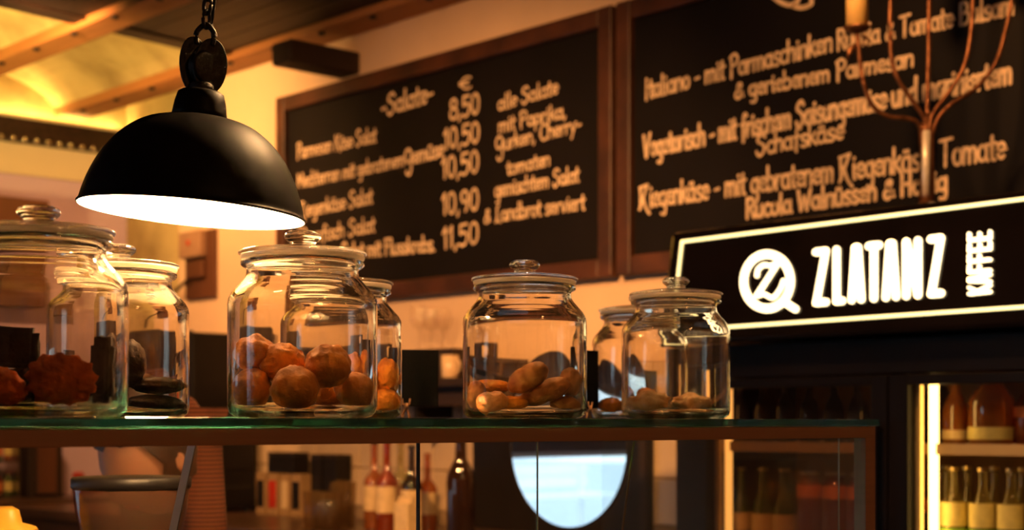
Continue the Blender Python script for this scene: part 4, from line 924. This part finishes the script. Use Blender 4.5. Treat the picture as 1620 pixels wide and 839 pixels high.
for i, a in enumerate(arms):
    ar = obj('arm', tube([p for p in catmull([kp(*p) for p in a], 6)], 0.0056, 10), M['candle_iron'], kd, True)
    e = kp(*a[-1])
    cu = obj('candle_cup', lathe([(0, 0), (0.012, 0.0), (0.030, 0.008), (0.034, 0.014), (0.031, 0.014), (0.02, 0.008), (0, 0.007)], 24), M['candle_iron'], ar, True); cu.location = e
    cl_ = obj('curl', tube([e+Vector((CA*dx*k, -SA*dx*k, -dz*k)) for dx, dz in ((6, 4), (14, 6), (20, 14), (15, 22), (8, 18), (11, 12))], 0.0035, 8), M['candle_iron'], ar, True)
    if i == 0: obj('leaf', tube([e+Vector((CA*dx*k, -SA*dx*k, -dz*k)) for dx, dz in ((0, 16), (-10, 26), (-16, 44))], [0.003, 0.0085, 0.002], 8), M['candle_iron'], ar, True)
    q = kb+e
    cd = thing('candle', ['thick yellow candle in the lowest outer cup of the candelabra', 'candle in the inner cup nearest the low candle', 'candle in the middle cup of the candelabra', 'candle in the inner cup far from the low candle', 'candle in the outermost far cup of the candelabra'][i], 'candle', (q.x, q.y, q.z+0.0095), 0, 'candles on the candelabra')
    obj('wax', lathe([(0, 0), (0.0265, 0), (0.0265, 0.12), (0.024, 0.123), (0.01, 0.119), (0, 0.118)], 24), M['wax'], cd, True)
    obj('wick', tube([(0, 0, 0.118), (0.001, 0, 0.132)], 0.001, 6), M['black_plastic'], cd)

# ================================================================== BACK COUNTER, SHELF AND WHAT STANDS THERE
ZB = R(-0.375)
bc = thing('back_counter', 'dark back counter along the tiled wall', 'counter', (3.3, 4.5, 0))
obj('worktop', boxes(((-0.33, -1.80, ZB-0.04), (0.29, 2.1, ZB))), M['worktop'], bc, bevel=0.004)
for k_ in range(5):
    y0 = -1.78+k_*0.775
    obj('cabinet_door', boxes(((-0.30, y0, 0.1), (-0.28, y0+0.765, ZB-0.045))), M['counter'], bc, bevel=0.003)
obj('carcass', boxes(((-0.28, -1.78, 0), (0.29, 2.09, ZB-0.04))), M['counter'], bc)
ZSH = R(0.155)
sh = thing('wall_shelf', 'dark wooden wall shelf above the tiles with mug and glasses', 'shelf', (UW, 4.55, ZSH))
obj('board', boxes(((-0.24, -0.75, -0.03), (0, 0.62, 0))), M['darkwood'], sh, bevel=0.003)
obj('fascia', boxes(((-0.20, -0.75, -0.095), (-0.18, 0.62, -0.03))), M['darkwood'], sh)
for y in (-0.35, 0.5): obj('bracket', boxes(((-0.18, y, -0.14), (0, y+0.02, -0.03))), M['iron'], sh)
q = PU(722, 600, UW-0.10)
cr = thing('wooden_crate', 'low dark crate on the wall shelf behind the mug', 'crate', (UW-0.08, q.y, ZSH+0.0003))
obj('front_board', boxes(((-0.062, -0.03, 0), (-0.050, 0.28, 0.098))), M['darkwood'], cr); obj('rear_board', boxes(((0.05, -0.03, 0), (0.062, 0.28, 0.098))), M['darkwood'], cr)
obj('end_board', boxes(((-0.05, -0.03, 0), (0.05, -0.018, 0.098))), M['darkwood'], cr); obj('end_board', boxes(((-0.05, 0.268, 0), (0.05, 0.28, 0.098))), M['darkwood'], cr)
obj('lid_board', boxes(((-0.062, -0.03, 0.0985), (0.062, 0.28, 0.108))), M['darkwood'], cr)
q = PU(712, 600, UW-0.19)
mg = thing('mug', 'cream ceramic mug on the wall shelf', 'mug', (UW-0.19, q.y, ZSH+0.0003))
obj('cup', lathe([(0, 0), (0.026, 0), (0.030, 0.004), (0.031, 0.08), (0.028, 0.08), (0.027, 0.006), (0, 0.006)], 24), M['ceramic'], mg, True)
hd = obj('handle', tube(catmull([(0, -0.030, 0.065), (0, -0.048, 0.058), (0, -0.050, 0.03), (0, -0.030, 0.018)], 5), 0.004, 8), M['ceramic'], mg, True)
for i, (px, du) in enumerate(((663, 0.08), (682, 0.08), (701, 0.08))):
    q = PU(px, 560, UW-du)
    zb0 = ZSH+0.1085
    h = (0.17, 0.155, 0.15)[i]
    wg = thing('wine_glass', ['tall stemmed glass nearest the black card on the wall shelf', 'stemmed glass in the middle on the dark crate', 'stemmed glass over the mug on the dark crate'][i], 'glass', (UW-du, q.y, zb0), 0, 'glasses on the wall shelf')
    obj('glass_bowl', lathe([(0.004, h*0.45), (0.02, h*0.5), (0.032, h*0.65), (0.033, h*0.8), (0.026, h)], 20), M['wineglass'], wg, True)
    obj('glass_stem', lathe([(0, 0), (0.03, 0.0), (0.03, 0.002), (0.006, 0.006), (0.0035, 0.012), (0.0035, h*0.45), (0, h*0.45)], 16), M['wineglass'], wg, True)
# espresso machine (black block between the jars)
q0 = PU(405, 700, 3.55); q1 = q0+Vector((0, 0.5, 0))
em = thing('espresso_machine', 'black espresso machine on the back counter behind the jars', 'coffee machine', (3.395, (q0.y+q1.y)/2, ZB+0.0005))
w_ = (q1.y-q0.y)/2; hE = R(0.385)-ZB
obj('housing', boxes(((-0.155, -w_, 0.17), (0.155, w_, hE-0.012))), M['black_plastic'], em, bevel=0.012)
obj('base_tray', boxes(((-0.155, -w_, 0.02), (0.155, w_, 0.11))), M['black_plastic'], em, bevel=0.008)
obj('rear_column', boxes(((-0.06, -w_+0.005, 0.10), (0.15, w_-0.005, 0.18))), M['black_plastic'], em)
obj('cup_rail', tube([(-0.14, -w_+0.02, hE-0.008), (-0.14, w_-0.02, hE-0.008), (0.14, w_-0.02, hE-0.008), (0.14, -w_+0.02, hE-0.008)], 0.004, 8), M['black_plastic'], em)
for y in (-w_*0.45, w_*0.45):
    g_ = obj('group_head', lathe([(0, -0.05), (0.034, -0.05), (0.034, 0), (0.04, 0.005), (0.04, 0.02), (0, 0.02)], 20), M['steel'], em, True); g_.location = (-0.10, y, 0.155)
    obj('portafilter', tube([(-0.12, y, 0.125), (-0.24, y, 0.118)], 0.011, 8), M['black_plastic'], em, True)
for x_, y in ((-0.13, -w_+0.03), (-0.13, w_-0.03), (0.13, -w_+0.03), (0.13, w_-0.03)):
    f_ = obj('foot', lathe([(0, 0), (0.016, 0), (0.014, 0.02), (0, 0.02)], 12), M['black_plastic'], em); f_.location = (x_, y, 0)
# tea boxes and dark tins by the tiles
for i, (px0, px1, c) in enumerate(((407, 420, 'blackcap'), (425, 440, 'redcap'), (445, 458, 'cream'), (462, 477, 'blackcap'))):
    a = PU(px0, 800, 3.46); b = PU(px1, 800, 3.46)
    t = thing('tea_box', ['black-fronted tea box beside the espresso machine', 'red-fronted tea box between a black and a cream one', 'plain cream-fronted tea box in the row by the tiles', 'black-fronted tea box next to the tumblers'][i], 'box', (3.50, (a.y+b.y)/2, ZB+0.0005), 0, 'tea boxes on the back counter')
    w2 = (a.y-b.y)/2+0.001
    obj('carton', boxes(((-0.045, -w2, 0), (0.045, w2, 0.17))), M['carton'], t, bevel=0.002)
    obj('front_print', boxes(((-0.0462, -w2*0.75, 0.03), (-0.0452, w2*0.75, 0.14))), LM[c], t)
for i, (px0, px1) in enumerate(((436, 478), (489, 506), (510, 530))):
    a = PU(px0, 760, 3.50); b = PU(px1, 760, 3.50); w2 = (a.y-b.y)/2-0.001
    base = ZB+0.1712 if i == 0 else ZB+0.0005
    t = thing('tin_box', ['wide dark tin lying on the tea boxes', 'dark tin standing beside the tea boxes', 'dark brown tin standing behind the tumblers'][i], 'tin', (3.50 if i == 0 else 3.545, (a.y+b.y)/2, base), 0, 'dark tins on the back counter')
    hh = 0.085 if i == 0 else 0.25
    obj('tin_body', boxes(((-0.04, -w2, 0), (0.035, w2, hh-0.012))), M['black_plastic'], t, bevel=0.003); obj('tin_lid', boxes(((-0.041, -w2-0.0006, hh-0.0115), (0.036, w2+0.0006, hh))), M['darkwood'], t, bevel=0.002)
# tumblers
for i, (px, u) in enumerate(((493, 3.10), (508, 3.10), (522, 3.10), (536, 3.16), (550, 3.22), (541, 3.30))):
    q = at_u(px, u)
    t = thing('tumbler', f'clear tall tumbler, {names_o[i]} from the tea boxes', 'glass', (q.x, q.y, ZB+0.0005), 0, 'tumblers on the back counter')
    h = 0.135 if i < 3 else 0.165
    obj('tumbler_wall', lathe([(0, 0.004), (0.024, 0.004), (0.030, h), (0.0315, h), (0.026, 0), (0, 0)], 20), M['tumbler'], t, True)
# spirit bottles
sp = [(592, 3.25, 0.31, 0.036, 'amber', 'cream', 'blackcap'), (612, 3.17, 0.32, 0.037, 'red', 'cream', 'blackcap'), (634, 3.27, 0.315, 0.036, 'clear', 'cream', 'browncap'), (651, 3.20, 0.30, 0.036, 'dark', 'cream', 'blackcap'), (676, 3.33, 0.27, 0.034, 'amber', 'cream', 'browncap')]
lbn = ['amber spirit bottle with black cap nearest the tumblers', 'red spirit bottle with a tall cream label', 'clear spirit bottle with a brown cap', 'dark spirit bottle with a cream label by the pane joint', 'short amber bottle just past the black pane joint']
for i, (px, u, h, r, c, lc, cp_) in enumerate(sp):
    q = at_u(px, u); bottle('spirit_bottle', lbn[i], 'bottle', (q.x, q.y, ZB+0.0005), h, r, c, (0.22, 0.5), lc, cp_, 0.33, 0.34, 0.14, 'spirit bottles on the back counter')
q = at_u(645, 3.06); t = thing('paper_bag', 'plain cream paper pack in front of the spirit bottles', 'bag', (q.x, q.y, ZB+0.0005))
obj('pack', prism([(-0.03, -0.036, 0), (0.03, -0.036, 0), (0.03, 0.036, 0), (-0.03, 0.036, 0)], (0, 0, 0.12)), LM['cream'], t, bevel=0.005); obj('fold', boxes(((-0.012, -0.035, 0.1195), (0.012, 0.035, 0.135))), LM['cream'], t)
q = at_u(729, 3.02); bottle('syrup_bottle', 'large dark amber bottle with two long window reflections', 'bottle', (q.x, q.y, ZB+0.0005), 0.34, 0.044, 'dark', None, cap='blackcap', neck=0.22, nr=0.4, sh=0.2)
# dark board on the tiles, round table mirror standing in front of it
q0 = PU(752, 700, UW-0.02); q1 = PU(1032, 700, UW-0.02)
o = thing('dark_wall_board', 'plain near-black board on the tiles behind the round mirror', 'board', (UW-0.012, q1.y, ZB+0.0008))
obj('board_panel', boxes(((-0.022, 0, 0), (0, q0.y-q1.y, R(0.045)-ZB))), M['black_plastic'], o, bevel=0.004)
obj('board_batten', boxes(((-0.028, 0.01, 0.005), (-0.0225, 0.04, R(0.04)-ZB))), M['darkwood'], o)
um = 3.06; mc = PU(899, 706, um); rm = 91/F_PX*um/0.7066**2
mi = thing('round_mirror', 'round table mirror seen through the display case, reflecting daylight', 'mirror', (um, mc.y, ZB+0.0008)); hm = mc.z-ZB
d_ = lathe([(0, 0), (rm, 0), (rm, 0.006), (0, 0.006)], 72); d_.transform(Matrix.Rotation(-PI/2, 4, 'Y')); o = obj('mirror_glass', d_, M['mirror'], mi); o.location = (0, 0, hm)
d_ = lathe([(0, -0.006), (rm+0.004, -0.006), (rm+0.004, 0.007), (rm+0.0003, 0.007), (rm+0.0003, -0.0005), (0, -0.0005)], 72); d_.transform(Matrix.Rotation(-PI/2, 4, 'Y')); o = obj('mirror_rim', d_, M['iron'], mi, True); o.location = (0.0, 0, hm)
obj('mirror_stem', tube([(0.012, 0, 0.008), (0.012, 0, hm-rm+0.03)], 0.007, 12), M['iron'], mi, True)
obj('mirror_foot', lathe([(0, 0), (0.08, 0), (0.08, 0.005), (0.02, 0.012), (0, 0.012)], 32), M['iron'], mi, True)
# switch box with cable on the wall beside the board
a = PU(299, 370, UW); b = PU(345, 470, UW)
sw = thing('switch_panel', 'brown electric panel with a small meter and cable on the plaster wall', 'electric panel', (UW, (a.y+b.y)/2, b.z))
hw = (a.y-b.y)/2; hh = a.z-b.z
obj('back_board', boxes(((-0.02, -hw, -0.0), (0, hw, hh))), M['brownpanel'], sw, bevel=0.003)
obj('meter', boxes(((-0.06, -hw*0.55, hh*0.60), (-0.02, hw*0.95, hh*0.99))), mat('beige_plastic', (0.36, 0.20, 0.12), 0.5), sw, bevel=0.006)
o = obj('indicator', lathe([(0, 0), (0.012, 0), (0.010, 0.006), (0, 0.006)], 14), M['red'], sw); o.rotation_euler = (0, -PI/2, 0); o.location = (-0.06, 0.03, hh*0.82)
obj('socket', boxes(((-0.045, -hw*0.5, hh*0.30), (-0.02, hw*0.5, hh*0.55))), M['brownpanel'], sw, bevel=0.005)
obj('cable', tube(catmull([(-0.035, hw*0.3, hh*0.33), (-0.05, hw*1.0, hh*0.18), (-0.05, hw*1.9, hh*0.02), (-0.03, hw*2.6, -hh*0.4)], 6), 0.008, 8), M['black_plastic'], sw, True)

# ================================================================== WORKTOP BEHIND THE CASE, GRINDER, CANISTER
ZW = R(-0.46)
wt = thing('work_counter', 'low dark preparation counter behind the display case', 'counter', (0.3, 2.08, 0))
obj('worktop', boxes(((-1.1, -0.24, ZW-0.04), (1.35, 0.24, ZW))), M['worktop'], wt, bevel=0.003); obj('carcass', boxes(((-1.08, -0.22, 0), (1.33, 0.22, ZW-0.04))), M['counter'], wt)
Yg = 2.22; g0 = P(208, 754, Yg); kg = Yg/F_PX
gn = thing('coffee_grinder', 'coffee grinder with a smoked cone hopper behind the case glass', 'coffee grinder', (g0.x, g0.y, ZW+0.0005))
zt = g0.z-ZW
obj('hopper_lid', lathe([(0, zt), (90*kg, zt-0.001), (93*kg, zt-0.004), (93*kg, zt-0.016), (90*kg, zt-0.019), (0, zt-0.019)], 48), M['black_plastic'], gn, True)
o = obj('hopper', lathe([(90*kg, zt-0.019), (86*kg, zt-0.05), (74*kg, zt-0.10), (40*kg, zt-0.165), (30*kg, zt-0.185)], 48), M['hopper'], gn, True)
obj('beans', lathe([(0, zt-0.095), (50*kg, zt-0.100), (66*kg, zt-0.112), (38*kg, zt-0.164), (0, zt-0.18)], 32), M['beans'], gn, True)
obj('grinder_body', boxes(((-0.06, -0.075, 0.02), (0.06, 0.075, zt-0.185))), M['black_plastic'], gn, bevel=0.015)
obj('grinder_foot', boxes(((-0.09, -0.09, 0), (0.09, 0.09, 0.02))), M['black_plastic'], gn, bevel=0.006)
obj('dosing_spout', tube([(-0.05, -0.06, 0.10), (-0.07, -0.09, 0.08)], 0.018, 12), M['steel'], gn, True)
q = P(8, 800, 2.2); cn = thing('enamel_pot', 'yellow enamel pot with a domed lid at the frame corner', 'pot', (q.x, q.y, ZW+0.0005)); zt = R(-0.122)-ZW
obj('pot_body', lathe([(0, 0), (0.055, 0), (0.058, 0.01), (0.050, zt-0.06), (0.052, zt-0.045), (0, zt-0.045)], 32), M['yellow'], cn, True)
obj('pot_lid', lathe([(0, zt-0.044), (0.046, zt-0.044), (0.048, zt-0.038), (0.044, zt-0.030), (0.024, zt-0.024), (0.020, zt-0.006), (0.010, zt), (0, zt)], 32), M['yellow'], cn, True)
hd = obj('pot_handle', tube(catmull([(0.05, 0, zt-0.08), (0.09, 0, zt-0.09), (0.092, 0, zt-0.2), (0.055, 0, zt-0.24)], 5), 0.006, 8), M['yellow'], cn, True)

# ================================================================== FAR CORNER BELOW THE LILAC WALL
a = PV(0, 700, VB-0.35)
fc = thing('far_sideboard', 'dark wooden sideboard in the far corner under the lilac wall', 'sideboard', (2.9, VB-0.22, 0)); zfc = R(-0.36)
obj('top', boxes(((-1.2, -0.22, zfc-0.035), (0.88, 0.2, zfc))), M['worktop'], fc, bevel=0.004)
for k_ in range(4): obj('door', boxes(((-1.18+k_*0.515, -0.20, 0.08), (-1.18+k_*0.515+0.505, -0.18, zfc-0.04))), M['counter'], fc, bevel=0.003)
obj('carcass', boxes(((-1.18, -0.18, 0), (0.86, 0.2, zfc-0.035))), M['counter'], fc)
a = PV(47, 700, VB-0.25); b = PV(100, 700, VB-0.25)
dc = thing('wood_cupboard', 'tall dark red-brown cupboard standing on the far sideboard', 'cupboard', ((a.x+b.x)/2, VB-0.14, zfc+0.0005)); hw = (b.x-a.x)/2
obj('cupboard_body', boxes(((-hw, -0.10, 0), (hw, 0.12, 0.36))), M['darkwood'], dc, bevel=0.003); obj('cupboard_door', boxes(((-hw*0.55, -0.115, 0.02), (hw*0.6, -0.101, 0.34))), M['brownpanel'], dc, bevel=0.003)
cols = ['red', 'cream', 'blue', 'yellow', 'orange', 'green']
rk = thing('spice_rack', 'small open rack of bottles in the far corner', 'rack', (a.x-0.19, VB-0.13, zfc+0.0005))
for z in (0.0, 0.17): obj('rack_board', boxes(((-0.17, -0.07, z), (0.165, 0.07, z+0.012))), M['steel'], rk)
obj('rack_side', boxes(((0.155, -0.07, 0.0125), (0.165, 0.07, 0.34))), M['steel'], rk); obj('rack_side', boxes(((-0.17, -0.07, 0.0125), (-0.16, 0.07, 0.34))), M['steel'], rk)
k_ = 0
for z in (0.0126, 0.1826):
    for i in range(6):
        c = ['red', 'clear', 'blue', 'amber', 'red', 'green'][(i+int(z*10)) % 6]
        bottle('syrup_bottle', f"small {c.replace('clear','pale')} bottle, {names_o[i]} on the {'lower' if z < .1 else 'upper'} board of the corner rack", 'bottle', (rk.location.x-0.13+i*0.052, VB-0.145, zfc+0.0005+z), 0.11, 0.021, c, (0.2, 0.6), ['cream', 'orange', 'yellow'][i % 3], ['gold', 'redcap'][i % 2], 0.2, 0.5, 0.15, 'bottles in the corner rack')
q = PV(127, 765, VB-0.3); t = thing('red_canister', 'small red canister on the far sideboard', 'canister', (q.x, VB-0.28, zfc+0.0005))
obj('canister_body', lathe([(0, 0), (0.028, 0), (0.028, 0.10), (0, 0.10)], 20), M['red'], t, True); obj('canister_lid', lathe([(0, 0.1005), (0.029, 0.1005), (0.029, 0.115), (0.01, 0.122), (0, 0.122)], 20), M['red'], t, True)
# brown cupboard added for the shade under the frieze at the picture edge
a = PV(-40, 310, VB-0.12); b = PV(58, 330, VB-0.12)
wc = thing('shade_cupboard', 'added reddish-brown cupboard standing in for shade on the lilac wall behind the nearest jar', 'cupboard', ((a.x+b.x)/2-0.2, VB-0.001, R(0.55)))
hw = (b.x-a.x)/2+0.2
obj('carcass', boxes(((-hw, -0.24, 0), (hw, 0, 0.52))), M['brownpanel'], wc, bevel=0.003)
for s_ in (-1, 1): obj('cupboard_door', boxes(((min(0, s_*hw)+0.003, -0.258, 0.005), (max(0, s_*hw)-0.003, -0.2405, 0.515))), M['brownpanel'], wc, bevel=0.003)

# ================================================================== PERSON BENDING BEHIND THE COUNTER
YP = 3.0
def pp(px, z, dY=0.0): q = P(px, 600, YP+dY); return Vector((q.x, q.y, R(z)))
pv = thing('person', 'person in a fine-striped rust knit top bending down behind the counter', 'person', (*pp(300, 0).xy, 0))
PO = Vector((*pp(300, 0).xy, 0))
def skin(name, verts, edges, radii, m, sub=2, root=0):
    me = bpy.data.meshes.new(name); me.from_pydata([tuple(v-PO) for v in verts], edges, [])
    o = bpy.data.objects.new(name, me); COL.objects.link(o); o.parent = pv
    md = o.modifiers.new('skin', 'SKIN'); md.use_smooth_shade = True
    sv = me.skin_vertices[0].data
    for i, r in enumerate(radii): sv[i].radius = r if isinstance(r, tuple) else (r, r); sv[i].use_root = (i == root)
    ss = o.modifiers.new('sub', 'SUBSURF'); ss.levels = sub; ss.render_levels = sub
    me.materials.append(m); return o
# body core (one continuous figure): legs, trunk, neck, head, arms in skin colour; clothes follow
pel = pp(262, -0.31, 0.0); wst = pp(262, -0.16, 0.0); chs = pp(262, -0.03, 0.0); shd = pp(260, 0.02, 0.0); nck = pp(246, -0.01, -0.09); hd0 = pp(234, -0.05, -0.16)
side = Vector((SA, CA, 0))*0.8-Vector((CA, -SA, 0))*0.6
V = [pel, wst, chs, shd, nck, hd0]; E = [(0, 1), (1, 2), (2, 3), (3, 4), (4, 5)]; RR = [(0.09, 0.10), (0.08, 0.09), (0.085, 0.095), (0.068, 0.07), 0.046, 0.05]
for s_ in (-1, 1):
    b0 = len(V); V += [pel+side*0.095*s_-Vector((0, 0, 0.06)), pel+side*0.10*s_-Vector((0, 0, 0.46)), pel+side*0.10*s_-Vector((0, 0, 0.86)), pel+side*0.10*s_-Vector((0, 0, 0.895))-Vector((CA, -SA, 0))*0.12]
    E += [(0, b0), (b0, b0+1), (b0+1, b0+2), (b0+2, b0+3)]; RR += [0.085, 0.056, 0.042, 0.03]
    b1_ = len(V); V += [shd+side*0.13*s_-Vector((0, 0, 0.03)), shd+side*0.15*s_+Vector((CA*0.02, -SA*0.02, -0.28)), shd+side*0.12*s_+Vector((-CA*0.06, SA*0.06, -0.52))]
    E += [(3, b1_), (b1_, b1_+1), (b1_+1, b1_+2)]; RR += [0.058, 0.044, 0.031]
body = skin('body', V, E, RR, M['knit'], 2, 0)
obj_face = blob(0.075, 0.092, 0.112, 0.0, 1, 1, 3)
for v in obj_face.verts:      # jaw taper, brow and nose
    if v.co.z < -0.02: v.co.x *= 1+v.co.z*2.2; v.co.y *= 1+v.co.z*1.2
    if v.co.y < -0.07 and abs(v.co.x) < 0.02 and -0.03 < v.co.z < 0.02: v.co.y -= 0.016
yaw = -1.45
hdm = obj('head', obj_face, M['skin'], pv, True); hdm.location = hd0-PO+Vector((0, 0, -0.02)); hdm.rotation_euler = (0.55, 0, yaw)
for s_ in (-1, 1):
    e_ = obj('ear', blob(0.01, 0.02, 0.032, 0.05, 2, 3, 2), M['skin'], hdm, True); e_.location = (0.074*s_, 0.01, 0)
    e_ = obj('eye', blob(0.012, 0.008, 0.009, 0, 1, 1, 2), M['hair'], hdm, True); e_.location = (0.03*s_, -0.082, 0.01)
e_ = obj('mouth', blob(0.025, 0.006, 0.006, 0, 1, 1, 2), M['red'], hdm, True); e_.location = (0, -0.076, -0.055)
hb = blob(0.084, 0.10, 0.118, 0.06, 4, 5, 3)
bmesh.ops.delete(hb, geom=[v for v in hb.verts if v.co.y < -0.045 and v.co.z < 0.055 or v.co.z < -0.075], context='VERTS')
h_ = obj('hair', hb, M['hair'], hdm, True); h_.location = (0, 0.008, 0.008)
for s_ in (-1, 1):
    w_ = shd+side*0.12*s_+Vector((-CA*0.06, SA*0.06, -0.52)); d_ = Vector((-CA, SA, -0.5)).normalized(); sd = side
    V = [w_, w_+d_*0.05, w_+d_*0.09]; E = [(0, 1), (1, 2)]; RR = [0.024, (0.034, 0.018), (0.036, 0.016)]
    for j in range(4):
        a_ = len(V); st = w_+d_*0.09+sd*(0.024-0.016*j); L_ = (0.065, 0.075, 0.07, 0.055)[j]
        V += [st+d_*L_*0.35, st+d_*L_*0.7-Vector((0, 0, 0.012)), st+d_*L_-Vector((0, 0, 0.03))]; E += [(2, a_), (a_, a_+1), (a_+1, a_+2)]; RR += [0.009, 0.0085, 0.0075]
    a_ = len(V); V += [w_+d_*0.05+sd*0.042*-s_, w_+d_*0.09+sd*0.055*-s_]; E += [(1, a_), (a_, a_+1)]; RR += [0.011, 0.009]
    skin('hand', V, E, RR, M['skin'], 1, 0)
# trousers as a garment over the legs
V = [pel-Vector((0, 0, 0.03))]; E = []; RR = [(0.13, 0.108)]
for s_ in (-1, 1):
    b0 = len(V); V += [pel+side*0.095*s_-Vector((0, 0, 0.10)), pel+side*0.10*s_-Vector((0, 0, 0.46)), pel+side*0.10*s_-Vector((0, 0, 0.84))]
    E += [(0, b0), (b0, b0+1), (b0+1, b0+2)]; RR += [0.096, 0.068, 0.058]
skin('trousers', V, E, RR, M['trousers'], 2, 0)
